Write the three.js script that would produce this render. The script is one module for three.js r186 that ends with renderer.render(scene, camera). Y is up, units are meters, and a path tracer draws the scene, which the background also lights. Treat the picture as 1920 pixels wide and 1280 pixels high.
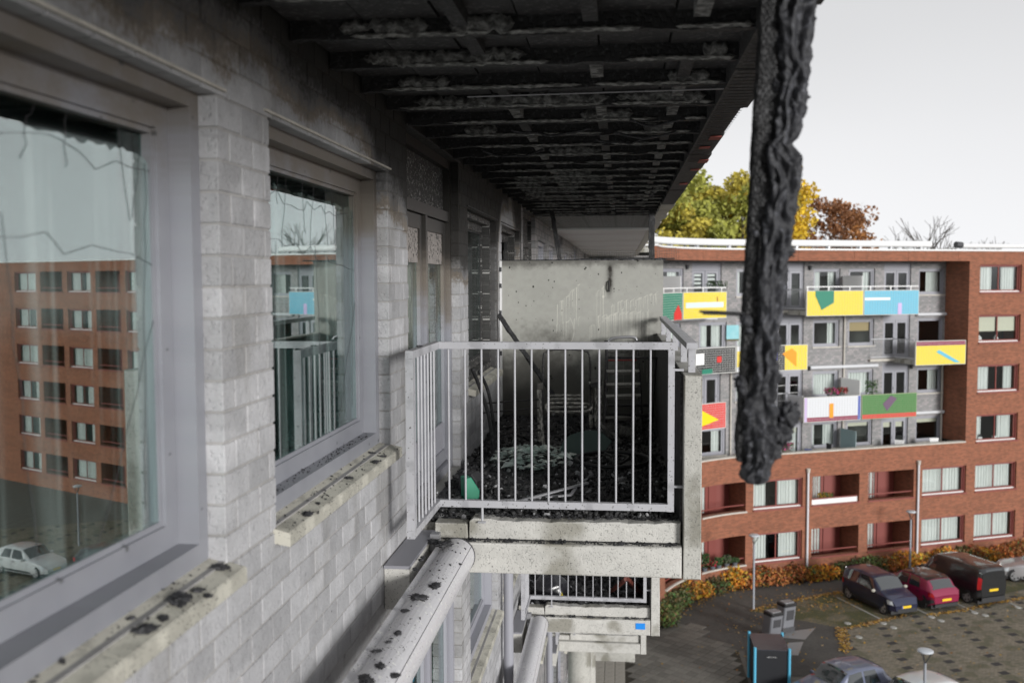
import * as THREE from 'three';
import { mergeGeometries, mergeVertices } from 'three/addons/utils/BufferGeometryUtils.js';
import { ImprovedNoise } from 'three/addons/math/ImprovedNoise.js';

// ---------------------------------------------------------------- camera, sky, sun, exposure
const scene = new THREE.Scene();
const F = 13.75;                                  // floor of the top storey, metres above the car park
const EYE = new THREE.Vector3(1.35, 15.35, 0);
const camera = new THREE.PerspectiveCamera(2 * Math.atan(640 / 1867) * 180 / Math.PI, 1.5, 0.05, 600);
camera.position.copy(EYE);
camera.rotation.order = 'YXZ';
camera.rotation.set(-3.5914 * Math.PI / 180, 6.2681 * Math.PI / 180, -0.004);
camera.focus = 7.6;
camera.userData.fStop = 2.2;
camera.updateMatrixWorld(true);
const renderer = new THREE.WebGLRenderer();
renderer.toneMapping = THREE.LinearToneMapping;
renderer.toneMappingExposure = 2.2;
renderer.shadowMap.enabled = true;

// ---------------------------------------------------------------- noise
function rng(seed) { let a = seed >>> 0; return () => { a = (a + 0x6D2B79F5) >>> 0; let t = a; t = Math.imul(t ^ (t >>> 15), t | 1); t ^= t + Math.imul(t ^ (t >>> 7), t | 61); return ((t ^ (t >>> 14)) >>> 0) / 4294967296; }; }
const P3 = new ImprovedNoise();
const n3 = (x, y, z) => P3.noise(x, y, z);
const fb3 = (x, y, z, o = 4) => { let s = 0, a = 0.5; for (let i = 0; i < o; i++) { s += a * P3.noise(x, y, z); x *= 2.03; y *= 2.03; z *= 2.03; a *= 0.5; } return s; };
const HT = new Float32Array(65536); { const r = rng(77); for (let i = 0; i < 65536; i++) HT[i] = r(); }
const hsh = (i, j, k) => HT[((i * 73 + j * 179 + k * 283 + i * j * 7) & 65535) ^ ((i * 12289) & 65535)];
function vn(x, y, p, k = 0) {                     // value noise that repeats after p cells
  const xi = Math.floor(x), yi = Math.floor(y); let fx = x - xi, fy = y - yi; fx = fx * fx * (3 - 2 * fx); fy = fy * fy * (3 - 2 * fy);
  const w = (v) => ((v % p) + p) % p, a = w(xi), b = w(xi + 1), c = w(yi), d = w(yi + 1);
  const h0 = hsh(a, c, k), h1 = hsh(b, c, k), h2 = hsh(a, d, k), h3 = hsh(b, d, k);
  return (h0 + (h1 - h0) * fx) * (1 - fy) + (h2 + (h3 - h2) * fx) * fy;
}
function fbm(u, v, cells, oct = 4, k = 0) { let s = 0, a = 0.5, t = 0; for (let i = 0; i < oct; i++) { s += a * vn(u * cells, v * cells, cells, k + i); t += a; a *= 0.5; cells *= 2; } return s / t; }
const sm = (a, b, x) => { const t = Math.min(1, Math.max(0, (x - a) / (b - a))); return t * t * (3 - 2 * t); };
const lerp = (a, b, t) => a + (b - a) * t;
const mix3 = (a, b, t) => [lerp(a[0], b[0], t), lerp(a[1], b[1], t), lerp(a[2], b[2], t)];

// an even, thinly structured overcast sky
{
  const W = 512, H = 256, d = new Float32Array(W * H * 4);
  for (let j = 0; j < H; j++) for (let i = 0; i < W; i++) {
    const el = ((j + 0.5) / H - 0.5) * Math.PI, az = (i / W) * 2 * Math.PI, ce = Math.cos(el);
    const x = Math.cos(az) * ce, y = Math.sin(el), z = Math.sin(az) * ce;
    const c = fb3(x * 2.2 + 5, y * 5, z * 2.2, 5);
    const l = (0.435 - 0.115 * sm(0.0, 0.30, el) + 0.026 * c) * (el < 0 ? 0.6 : 1), o = (j * W + i) * 4;
    d[o] = l * 0.985; d[o + 1] = l * 0.99; d[o + 2] = l * 1.01; d[o + 3] = 1;
  }
  const t = new THREE.DataTexture(d, W, H, THREE.RGBAFormat, THREE.FloatType);
  t.mapping = THREE.EquirectangularReflectionMapping; t.magFilter = THREE.LinearFilter; t.minFilter = THREE.LinearFilter; t.needsUpdate = true;
  scene.background = t; scene.environment = t; scene.backgroundIntensity = 1; scene.environmentIntensity = 1;
}
const sun = new THREE.DirectionalLight(new THREE.Color(1, 0.985, 0.955), 1.5);
sun.position.set(6 + 78, 6 + 19, -28 + 93); sun.target.position.set(6, 6, -28);
sun.castShadow = true; sun.shadow.radius = 26; sun.shadow.mapSize.set(4096, 4096);
Object.assign(sun.shadow.camera, { left: -60, right: 60, top: 60, bottom: -60, near: 1, far: 260 });
scene.add(sun, sun.target);

// ---------------------------------------------------------------- photo pixels (1920 x 1280) to points
const camR = new THREE.Vector3(), camU = new THREE.Vector3(), camB = new THREE.Vector3();
camera.matrixWorld.extractBasis(camR, camU, camB);
function ray(px, py) { return new THREE.Vector3().addScaledVector(camB, -1).addScaledVector(camR, (px - 960) / 1867).addScaledVector(camU, -(py - 640) / 1867); }
function at(px, py, axis, val) { const d = ray(px, py), t = (val - EYE[axis]) / d[axis]; return EYE.clone().addScaledVector(d, t); }
const V = (x, y, z) => new THREE.Vector3(x, y, z);

// ---------------------------------------------------------------- geometry collector (uv in metres, flat normals unless given)
class G {
  constructor(map) { this.p = []; this.n = []; this.u = []; this.map = map; }
  v(p) { return this.map ? this.map(p) : p; }
  quad(a, b, c, d, ua, ub, uc, ud) {
    const A = this.v(a), B = this.v(b), C = this.v(c), D = this.v(d);
    const e1 = [C[0] - A[0], C[1] - A[1], C[2] - A[2]], e2 = [D[0] - B[0], D[1] - B[1], D[2] - B[2]];
    let nx = e1[1] * e2[2] - e1[2] * e2[1], ny = e1[2] * e2[0] - e1[0] * e2[2], nz = e1[0] * e2[1] - e1[1] * e2[0];
    const l = Math.hypot(nx, ny, nz) || 1; nx /= l; ny /= l; nz /= l;
    for (const [q, w] of [[A, ua], [B, ub], [C, uc], [A, ua], [C, uc], [D, ud]]) { this.p.push(q[0], q[1], q[2]); this.n.push(nx, ny, nz); this.u.push(w[0], w[1]); }
  }
  box(x0, x1, y0, y1, z0, z1, seg = 0) {          // seg: longest piece along x (for bent mappings)
    let xs = [x0, x1];
    if (seg && x0 < 0) { const e = Math.min(0, x1), k = Math.max(1, Math.ceil((e - x0) / seg)); xs = []; for (let i = 0; i <= k; i++) xs.push(lerp(x0, e, i / k)); if (x1 > 0) xs.push(x1); }
    for (let i = 0; i + 1 < xs.length; i++) {
      const a = xs[i], b = xs[i + 1];
      this.quad([a, y0, z1], [b, y0, z1], [b, y1, z1], [a, y1, z1], [a, y0], [b, y0], [b, y1], [a, y1]);
      this.quad([b, y0, z0], [a, y0, z0], [a, y1, z0], [b, y1, z0], [-b, y0], [-a, y0], [-a, y1], [-b, y1]);
      this.quad([a, y1, z1], [b, y1, z1], [b, y1, z0], [a, y1, z0], [a, -z1], [b, -z1], [b, -z0], [a, -z0]);
      this.quad([a, y0, z0], [b, y0, z0], [b, y0, z1], [a, y0, z1], [a, z0], [b, z0], [b, z1], [a, z1]);
    }
    this.quad([x0, y0, z0], [x0, y0, z1], [x0, y1, z1], [x0, y1, z0], [z0, y0], [z1, y0], [z1, y1], [z0, y1]);
    this.quad([x1, y0, z1], [x1, y0, z0], [x1, y1, z0], [x1, y1, z1], [z1, y0], [z0, y0], [z0, y1], [z1, y1]);
    return this;
  }
  add(g) {                                        // any three geometry, its own normals
    const h = g.index ? g.toNonIndexed() : g, p = h.attributes.position, n = h.attributes.normal, u = h.attributes.uv;
    for (let i = 0; i < p.count; i++) {
      this.p.push(p.getX(i), p.getY(i), p.getZ(i)); this.n.push(n.getX(i), n.getY(i), n.getZ(i)); this.u.push(u ? u.getX(i) : 0, u ? u.getY(i) : 0);
    }
    return this;
  }
  bar(a, b, r, k = 8, r2 = r) {                   // round bar from a to b
    const d = new THREE.Vector3().subVectors(b, a), L = d.length(), g = new THREE.CylinderGeometry(r2, r, L, k, 1);
    g.applyQuaternion(new THREE.Quaternion().setFromUnitVectors(V(0, 1, 0), d.normalize())); g.translate((a.x + b.x) / 2, (a.y + b.y) / 2, (a.z + b.z) / 2);
    const u = g.attributes.uv; for (let i = 0; i < u.count; i++) u.setXY(i, u.getX(i) * 6.28 * r, u.getY(i) * L);
    return this.add(g);
  }
  path(pts, r, seg = 24, k = 8, closed = false) {
    const c = new THREE.CatmullRomCurve3(pts, closed), L = c.getLength(), g = new THREE.TubeGeometry(c, seg, r, k, closed), u = g.attributes.uv;
    for (let i = 0; i < u.count; i++) u.setXY(i, u.getX(i) * L, u.getY(i) * 6.28 * r);
    return this.add(g);
  }
  build() {
    const g = new THREE.BufferGeometry();
    g.setAttribute('position', new THREE.Float32BufferAttribute(this.p, 3)); g.setAttribute('normal', new THREE.Float32BufferAttribute(this.n, 3)); g.setAttribute('uv', new THREE.Float32BufferAttribute(this.u, 2));
    return g;
  }
}
const box = (...a) => new G().box(...a);
function ringBoxes(g, a0, a1, y0, y1, w, put) {   // rectangular frame of four butted members; put(g,a0,a1,y0,y1)
  put(g, a0, a0 + w, y0, y1); put(g, a1 - w, a1, y0, y1); put(g, a0 + w, a1 - w, y0, y0 + w); put(g, a0 + w, a1 - w, y1 - w, y1);
}
function cells(a0, a1, b0, b1, holes) {           // rectangle less rectangular holes, as bands of rectangles
  const ys = [...new Set([b0, b1, ...holes.flatMap((h) => [h[2], h[3]])])].filter((y) => y >= b0 && y <= b1).sort((p, q) => p - q), out = [];
  for (let j = 0; j + 1 < ys.length; j++) {
    const ym = (ys[j] + ys[j + 1]) / 2, hs = holes.filter((h) => h[2] < ym && h[3] > ym && h[1] > a0 && h[0] < a1).sort((p, q) => p[0] - q[0]);
    let a = a0; for (const h of hs) { if (h[0] > a + 1e-6) out.push([a, h[0], ys[j], ys[j + 1]]); a = Math.max(a, h[1]); }
    if (a < a1 - 1e-6) out.push([a, a1, ys[j], ys[j + 1]]);
  }
  return out;
}

// ---------------------------------------------------------------- objects
const taken = {};
function numbered(n) { const k = taken[n] = (taken[n] ?? -1) + 1; return k ? `${n}_${String(k).padStart(3, '0')}` : n; }
function obj(name, g, m, parent) {
  const o = new THREE.Mesh(g instanceof G ? g.build() : g, m); o.name = parent ? name : numbered(name); o.castShadow = o.receiveShadow = true; (parent ?? scene).add(o); return o;
}
function tag(o, label, category, group) { o.userData.label = label; o.userData.category = category; if (group) o.userData.group = group; return o; }
function thing(name, label, category, pos, group) { const o = new THREE.Group(); o.name = numbered(name); if (pos) o.position.copy(pos); scene.add(o); return tag(o, label, category, group); }
function struct(name, g, m) { const o = obj(name, g, m); o.userData.kind = 'structure'; return o; }
function stuff(o) { o.userData.kind = 'stuff'; return o; }

// ---------------------------------------------------------------- textures
const s8 = (l) => Math.max(0, Math.min(255, Math.round(255 * (l <= 0.0031308 ? 12.92 * l : 1.055 * Math.pow(Math.max(l, 0), 1 / 2.4) - 0.055))));
function colorTex(w, h, fn, mx = 1, my = mx) {     // fn(u,v) -> linear reflectance; mx,my: metres that one repeat covers
  const d = new Uint8Array(w * h * 4);
  for (let j = 0; j < h; j++) for (let i = 0; i < w; i++) { const c = fn((i + 0.5) / w, (j + 0.5) / h), o = (j * w + i) * 4; d[o] = s8(c[0]); d[o + 1] = s8(c[1]); d[o + 2] = s8(c[2]); d[o + 3] = 255; }
  const t = new THREE.DataTexture(d, w, h, THREE.RGBAFormat); t.colorSpace = THREE.SRGBColorSpace; return wrap(t, mx, my);
}
function grayTex(w, h, fn, mx = 1, my = mx) {
  const d = new Uint8Array(w * h * 4);
  for (let j = 0; j < h; j++) for (let i = 0; i < w; i++) { const c = Math.max(0, Math.min(255, fn((i + 0.5) / w, (j + 0.5) / h) * 255)), o = (j * w + i) * 4; d[o] = d[o + 1] = d[o + 2] = c; d[o + 3] = 255; }
  return wrap(new THREE.DataTexture(d, w, h, THREE.RGBAFormat), mx, my);
}
function wrap(t, mx, my) { t.wrapS = t.wrapT = THREE.RepeatWrapping; t.magFilter = THREE.LinearFilter; t.minFilter = THREE.LinearMipmapLinearFilter; t.generateMipmaps = true; t.repeat.set(1 / mx, 1 / my); t.needsUpdate = true; return t; }
function canvasTex(w, h, draw) { const c = document.createElement('canvas'); c.width = w; c.height = h; draw(c.getContext('2d'), w, h); const t = new THREE.CanvasTexture(c); t.colorSpace = THREE.SRGBColorSpace; t.magFilter = THREE.LinearFilter; t.anisotropy = 4; return t; }
const C = (r, g, b) => new THREE.Color().setRGB(r, g, b);
const std = (o) => new THREE.MeshStandardMaterial({ roughness: 0.8, side: THREE.DoubleSide, ...o });
const phy = (o) => new THREE.MeshPhysicalMaterial({ roughness: 0.5, side: THREE.DoubleSide, ...o });

// soot from the fire: lower limit of the blackened wall above the balcony, read off the photograph
const SL = [[-16, 2.5], [-14.6, 1.95], [-13.2, 2.0], [-12.2, 2.5], [-11.3, 2.4], [-10.8, 1.8], [-9.6, 1.7], [-8.5, 1.6], [-7.6, 1.75], [-6.3, 1.85], [-5.9, 2.08], [-5.2, 2.3], [-4.2, 2.4], [-3.4, 2.4], [-2.4, 2.42], [0, 2.6]];
function sootLine(z) { for (let i = 0; i + 1 < SL.length; i++) if (z <= SL[i + 1][0]) return lerp(SL[i][1], SL[i + 1][1], sm(SL[i][0], SL[i + 1][0], z)); return 2.8; }
function soot(z, y) {                             // y above our floor; 0 clean .. 1 black, broken up by grain
  const n = fb3(z * 2.1, y * 2.1, 3.3, 5), k = n3(z * 38, y * 38, 9) * 0.5 + n3(z * 90, y * 90, 4) * 0.4;
  let s = sm(-0.13, 0.17, y - sootLine(z) + 0.24 * n + 0.09 * k);
  const e = (a, w) => Math.max(0, 1 - Math.abs(z - a) / w);   // smoke licks at the burnt openings
  if (y > 0.5) s = Math.max(s, 0.85 * sm(0.25, 0.7, e(-10.82, 0.16) + 0.35 * n + 0.2 * k), 0.9 * sm(0.3, 0.8, e(-13.4, 0.25) + 0.35 * n + 0.2 * k));
  return s;
}
const T = {};
{ // our wall: pale grey concrete brick with lime bloom and soot, laid over z -14..0 and 7 m of height
  T.wall = colorTex(2048, 1024, (u, v) => {
    const z = -14 + 14 * u, y = -4.2 + 7 * v;
    const a = fb3(z * 1.3, y * 1.3, 1, 4), b = fb3(z * 9, y * 9, 2, 4), g = hsh((u * 2048) | 0, (v * 1024) | 0, 3) - 0.5;
    let t = 0.40 + 0.07 * a + 0.09 * b + 0.06 * g;
    if (fb3(z * 30, y * 30, 8, 2) > 0.34) t *= 0.8;                     // pores
    const bloom = sm(0.14, 0.34, fb3(z * 2.2, y * 3.5, 12, 5)); t = lerp(t, 0.58, bloom * 0.5);
    let c = [t, t * 0.997, t * 1.02];
    const dirt = sm(0.08, 0.35, fb3(z * 3.7, y * 1.1, 21, 5)); c = mix3(c, [0.2, 0.19, 0.17], dirt * 0.35);
    const s = soot(z, y);
    const tan = sm(0.02, 0.3, s) * (1 - sm(0.35, 0.7, s)); c = mix3(c, [c[0] * 0.68, c[1] * 0.56, c[2] * 0.42], tan * 0.8);
    c = mix3(c, [0.018, 0.016, 0.014], s * 0.97);
    if (fb3(z * 14, y * 14, 40, 3) > 0.46) c = mix3(c, [0.03, 0.03, 0.03], 0.7);
    return c;
  }, 14, 7);
  T.wall.offset.set(1, (4.2 - F) / 7);
  T.pore = grayTex(512, 512, (u, v) => 0.55 + 0.5 * (fbm(u, v, 24, 4, 2) - 0.5) - 0.5 * sm(0.62, 0.72, fbm(u, v, 48, 2, 9)), 0.6);
  T.concrete = colorTex(1024, 1024, (u, v) => {
    let t = 0.43 + 0.16 * (fbm(u, v, 3, 5, 1) - 0.5) + 0.1 * (fbm(u, v, 32, 4, 5) - 0.5);
    const st = sm(0.5, 0.72, fbm(u, v, 5, 5, 15)), pit = 0.6 * sm(0.76, 0.81, fbm(u, v, 130, 2, 20)), blk = 0.6 * sm(0.765, 0.8, fbm(u, v, 220, 2, 31));
    let c = mix3([t * 1.02, t, t * 0.93], [0.16, 0.15, 0.115], st * 0.7); c = mix3(c, [0.1, 0.1, 0.09], pit * 0.7); return mix3(c, [0.02, 0.02, 0.02], blk);
  }, 1.6);
  T.char = colorTex(512, 512, (u, v) => { const a = fbm(u, v, 6, 5, 2), b = fbm(u, v, 40, 3, 8), t = 0.016 + 0.04 * a * b + (b > 0.7 ? 0.03 : 0); return [t, t, t * 1.06]; }, 0.7);
  T.charB = grayTex(512, 512, (u, v) => { const a = fbm(u, v, 10, 3, 2) * 0.25, x = u * 24 + 2.2 * a * 6, y = v * 16 + 3 * a; const fx = Math.abs(((x % 1) + 1) % 1 - 0.5) * 2, fy = Math.abs(((y + 0.5 * (Math.floor(x) & 1)) % 1 + 1) % 1 - 0.5) * 2; return 0.2 + 0.7 * (1 - Math.pow(Math.max(fx, fy), 5)) + 0.4 * (fbm(u, v, 50, 3, 4) - 0.5); }, 0.7);
  T.gator = T.charB.clone(); T.gator.repeat.set(1 / 0.42, 1 / 0.42); T.gator.needsUpdate = true;
  T.lump = grayTex(512, 512, (u, v) => { let s = 0, a = 0.55; for (let i = 0, c = 9; i < 4; i++, c *= 2, a *= 0.5) s += a * (1 - Math.abs(2 * vn(u * c, v * c, c, 3 + i) - 1)); return 1 - s * 0.8; }, 0.5);
  T.streak = grayTex(512, 512, (u, v) => 1 - 0.12 * sm(0.45, 0.85, vn(u * 90, v * 2, 90, 2) * 0.55 + 0.45 * vn(u * 22, v * 1, 22, 5)) - 0.06 * sm(0.5, 0.8, fbm(u, v, 6, 5, 8)), 1.8);
  T.ash = colorTex(256, 256, (u, v) => { const a = fbm(u, v, 16, 5, 2), t = (0.08 + 0.2 * sm(0.3, 0.72, a)) * (0.65 + 0.7 * fbm(u, v, 60, 2, 5)); return [t, t, t * 0.98]; }, 0.5);
  T.blister = colorTex(512, 512, (u, v) => { const a = fbm(u, v, 34, 3, 2), b = fbm(u, v, 5, 3, 7); let t = 0.022 + 0.03 * fbm(u, v, 60, 2, 3); t = lerp(t, 0.36, sm(0.66, 0.72, a + 0.16 * (b - 0.5))); return [t, t * 0.98, t * 0.95]; }, 0.5);
  T.paint = colorTex(1024, 512, (u, v) => {        // grey lilac frame paint; z -14..0 by 3.5 m: smoke film where the soot reached it
    const z = -14 + 14 * u, y = -0.6 + 3.5 * v, n = fb3(z * 5, y * 5, 61, 4), k = n3(z * 60, y * 60, 2);
    let c = [0.255 + 0.05 * n, 0.26 + 0.05 * n, 0.29 + 0.05 * n];
    const film = sm(-0.1, 0.25, y - (sootLine(z) - 0.42) + 0.3 * n + 0.05 * k); c = mix3(c, [0.15, 0.128, 0.105], film * 0.95);
    c = mix3(c, [0.02, 0.018, 0.016], 0.95 * soot(z, y)); if (fb3(z * 17, y * 17, 70, 3) > 0.40) c = mix3(c, [0.04, 0.04, 0.04], 0.8); return c;
  }, 14, 3.5);
  T.paint.offset.set(1, (0.6 - F) / 3.5);
  T.speck = colorTex(1024, 512, (u, v) => { const a = fbm(u, v, 150, 3, 3), b = fbm(u, v, 4, 3, 11), t = 0.54 + 0.1 * (fbm(u, v, 10, 4, 8) - 0.5) - 0.14 * sm(0.5, 0.7, fbm(u, v, 7, 5, 28)); return mix3([t, t * 0.965, t * 0.84], [0.025, 0.024, 0.022], sm(0.755, 0.79, a + 0.22 * (b - 0.5))); }, 0.9, 0.9);
  T.roll = colorTex(1024, 512, (u, v) => { const a = fbm(u, v, 160, 3, 3), b = fbm(u, v, 4, 3, 11), w = fbm(u, v, 60, 2, 19), t = 0.6 + 0.06 * (fbm(u, v, 6, 4, 8) - 0.5); let c = [t, t * 0.99, t * 1.03]; c = mix3(c, [0.75, 0.75, 0.74], sm(0.72, 0.78, w)); return mix3(c, [0.025, 0.024, 0.022], sm(0.785, 0.815, a + 0.24 * (b - 0.5))); }, 1.1, 1.1);
  const bricks = (nx, ny, jx, jy, base, vary, mort) => (u, v) => {
    const r = Math.floor(v * ny), x = u * nx + (r & 1 ? 0.5 : 0), i = Math.floor(x) % nx, fx = x - Math.floor(x), fy = v * ny - r, joint = fx < jx || fy < jy;
    const h = hsh(i, r, 4) - 0.5, n = fbm(u, v, 64, 3, 6) - 0.5, w = fbm(u, v, 3, 4, 16) - 0.5, k = 1 + vary * h + 0.3 * n + 0.3 * w;
    return joint ? mort.map((c) => c * (1 + 0.4 * n)) : base.map((c, q) => c * k * (1 + (q === 0 ? 0.08 * h : 0)));
  };
  const bricksB = (nx, ny, jx, jy) => (u, v) => { const r = Math.floor(v * ny), x = u * nx + (r & 1 ? 0.5 : 0), fx = x - Math.floor(x), fy = v * ny - r; return fx < jx || fy < jy ? 0.2 : 0.8 + 0.2 * (fbm(u, v, 64, 2, 6) - 0.5); };
  T.red = colorTex(1024, 1024, bricks(20, 32, 0.05, 0.17, [0.25, 0.094, 0.051], 0.4, [0.21, 0.105, 0.075]), 4.4, 2.08);
  T.redB = grayTex(1024, 1024, bricksB(20, 32, 0.05, 0.17), 4.4, 2.08);
  T.grey = colorTex(1024, 1024, bricks(16, 24, 0.05, 0.1, [0.29, 0.282, 0.285], 0.35, [0.17, 0.165, 0.165]), 3.52, 2.568);
  T.greyB = grayTex(1024, 1024, bricksB(16, 24, 0.05, 0.1), 3.52, 2.568);
  T.pav = colorTex(1024, 1024, (u, v) => {        // clinker with a lattice of dark pavers, 4 m x 4 m
    const c = bricks(20, 40, 0.06, 0.1, [0.19, 0.168, 0.128], 0.4, [0.085, 0.078, 0.055])(u, v), X = u * 20, Y = v * 40, row = Math.floor(Y / 4), cx = Math.floor(X / 2);
    const dot = (cx % 5) === ((row * 2) % 5) && Math.floor(Y) % 8 < 3 && row % 2 === 0; const m = sm(0.5, 0.7, fbm(u, v, 7, 4, 40));
    return dot ? [0.038, 0.036, 0.036] : mix3(c, [0.07, 0.072, 0.035], m * 0.55);
  }, 4);
  T.moss = colorTex(1024, 1024, (u, v) => { const c = bricks(20, 40, 0.06, 0.12, [0.135, 0.12, 0.085], 0.4, [0.06, 0.06, 0.03])(u, v), m = sm(0.34, 0.6, fbm(u, v, 5, 5, 40)), l = fbm(u, v, 120, 2, 55); return mix3(mix3(c, [0.055, 0.062, 0.022], m * 0.85), [0.33, 0.2, 0.04], sm(0.74, 0.8, l) * 0.8); }, 4);
  T.asph = colorTex(512, 512, (u, v) => { const a = fbm(u, v, 64, 3, 3), b = fbm(u, v, 4, 5, 9), t = 0.075 + 0.04 * (a - 0.5) + 0.055 * (b - 0.5); return [t * 1.06, t, t * 0.92]; }, 5);
  T.tile = colorTex(256, 256, (u, v) => { const a = fbm(u, v, 40, 3, 3), b = fbm(u, v, 4, 5, 9), t = 0.145 + 0.06 * (a - 0.5) + 0.08 * (b - 0.5); return [t * 1.06, t, t * 0.9]; }, 0.9);
  T.curt = colorTex(256, 64, (u, v) => { const t = 0.82 + 0.14 * (fbm(u, v * 0.1, 32, 2, 3) - 0.5); return [t * 0.98, t, t * 0.98]; }, 1);
}
const M = {
  mortar: std({ map: T.wall, color: C(0.85, 0.83, 0.8), bumpMap: T.pore, bumpScale: 0.003, roughness: 0.95 }),
  brick: [0.90, 1.0, 1.08, 0.82].map((k) => std({ map: T.wall, color: C(k, k, k * 1.01), bumpMap: T.pore, bumpScale: 0.0035, roughness: 0.92 })),
  paint: std({ map: T.paint, roughness: 0.42 }),
  paintPlain: std({ color: C(0.31, 0.312, 0.35), roughness: 0.42 }),
  paintDoor: std({ color: C(0.27, 0.27, 0.3), roughness: 0.45 }),
  pinkBurn: std({ map: colorTex(512, 512, (u, v) => { const a = fbm(u, v, 40, 3, 3), b = fbm(u, v, 5, 4, 9), t = 0.3 + 0.16 * (b - 0.5); return mix3([t * 1.08, t * 0.98, t * 0.92], [0.03, 0.028, 0.026], sm(0.6, 0.66, a + 0.35 * (b - 0.5))); }, 0.6), roughness: 0.6 }),
  sill: std({ map: T.speck, roughness: 0.7 }),
  roll: std({ map: T.roll, roughness: 0.38 }),
  concrete: std({ map: T.concrete, bumpMap: T.pore, bumpScale: 0.002, roughness: 0.95 }),
  concreteL: std({ map: T.concrete, color: C(1.2, 1.2, 1.22), bumpMap: T.pore, bumpScale: 0.002, roughness: 0.95 }),
  char: std({ map: T.char, bumpMap: T.charB, bumpScale: 0.004, roughness: 0.7 }),
  charSoft: std({ map: T.char, color: C(1.5, 1.5, 1.55), bumpMap: T.pore, bumpScale: 0.004, roughness: 0.58 }),
  charLump: std({ map: T.char, color: C(1.15, 1.18, 1.3), bumpMap: T.lump, bumpScale: 0.008, roughness: 0.68 }),
  charPlank: std({ map: T.char, bumpMap: T.gator, bumpScale: 0.008, roughness: 0.65 }),
  ashPale: std({ map: T.ash, color: C(1.5, 1.5, 1.48), bumpMap: T.pore, bumpScale: 0.004, roughness: 0.95 }),
  ashTube: std({ map: T.ash, color: C(2.6, 2.5, 2.35), roughness: 0.7 }),
  ash: std({ map: T.ash, bumpMap: T.pore, bumpScale: 0.006, roughness: 0.95 }),
  sootBoard: std({ map: T.char, color: C(1.7, 1.65, 1.6), bumpMap: T.pore, bumpScale: 0.002, roughness: 0.75 }),
  blister: std({ map: T.blister, bumpMap: T.charB, bumpScale: 0.004, roughness: 0.7 }),
  steel: std({ map: colorTex(512, 512, (u, v) => { const a = fbm(u, v, 70, 3, 3), b = fbm(u, v, 4, 4, 11), t = 0.44 + 0.06 * (b - 0.5) - 0.1 * sm(0.55, 0.75, fbm(u, v, 9, 4, 21)); return mix3([t, t, t * 1.06], [0.04, 0.036, 0.032], sm(0.78, 0.81, a + 0.2 * (b - 0.5))); }, 0.8), roughness: 0.42 }),
  galv: std({ color: C(0.42, 0.42, 0.44), roughness: 0.4, metalness: 0.6 }),
  burntSteel: std({ map: T.ash, color: C(0.75, 0.72, 0.68), roughness: 0.7, metalness: 0.2 }),
  blackSteel: std({ map: T.char, color: C(2.2, 2.1, 2), roughness: 0.6, metalness: 0.2 }),
  glass: phy({ color: C(0.72, 0.88, 0.84), transmission: 1, roughness: 0.0, ior: 3.8, thickness: 0 }),
  glassDirty: phy({ color: C(0.76, 0.9, 0.88), transmission: 1, transmissionMap: T.streak, roughness: 0.0, ior: 2.9, thickness: 0 }),
  glassInner: phy({ color: C(0.45, 0.66, 0.62), transmission: 1, roughness: 0.05, ior: 1.5, thickness: 0 }),
  paneFar: phy({ color: C(0.96, 0.98, 0.975), transmission: 1, roughness: 0.0, ior: 1.6, thickness: 0 }),
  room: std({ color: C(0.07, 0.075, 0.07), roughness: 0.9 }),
  red: std({ map: T.red, bumpMap: T.redB, bumpScale: 0.003, roughness: 0.9 }),
  grey: std({ map: T.grey, bumpMap: T.greyB, bumpScale: 0.006, roughness: 0.92 }),
  white: std({ color: C(0.74, 0.74, 0.74), roughness: 0.5 }),
  milk: phy({ color: C(0.92, 0.92, 0.92), transmission: 0.5, roughness: 1, thickness: 0 }),
  whiteRail: std({ color: C(0.62, 0.63, 0.66), roughness: 0.4 }),
  redPaint: std({ color: C(0.22, 0.05, 0.04), roughness: 0.5 }),
  darkRed: std({ color: C(0.10, 0.024, 0.022), roughness: 0.5 }),
  stone: std({ map: T.tile, color: C(3.4, 3.4, 3.4), roughness: 0.9 }),
  curt: phy({ map: T.curt, transmission: 0.2, thickness: 0, roughness: 1 }),
  blind: std({ color: C(0.58, 0.56, 0.46), roughness: 0.9 }),
  dark: std({ color: C(0.02, 0.02, 0.022), roughness: 0.5 }),
  dark2: std({ color: C(0.05, 0.05, 0.055), roughness: 0.6 }),
};

// ================================================================ our building: the burnt wing along x = 0
const ours = thing('apartment_building', 'grey brick apartment wing with fire damaged soffit, windows and balconies', 'building');
const ST = 2.69;                                   // storey height
function zyUV(g) { const h = g instanceof G ? g.build() : g, p = h.attributes.position, u = h.attributes.uv; for (let i = 0; i < p.count; i++) u.setXY(i, p.getZ(i), p.getY(i)); return h; }
const LEVELS = [0, -1, -2, -3, -4];
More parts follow.
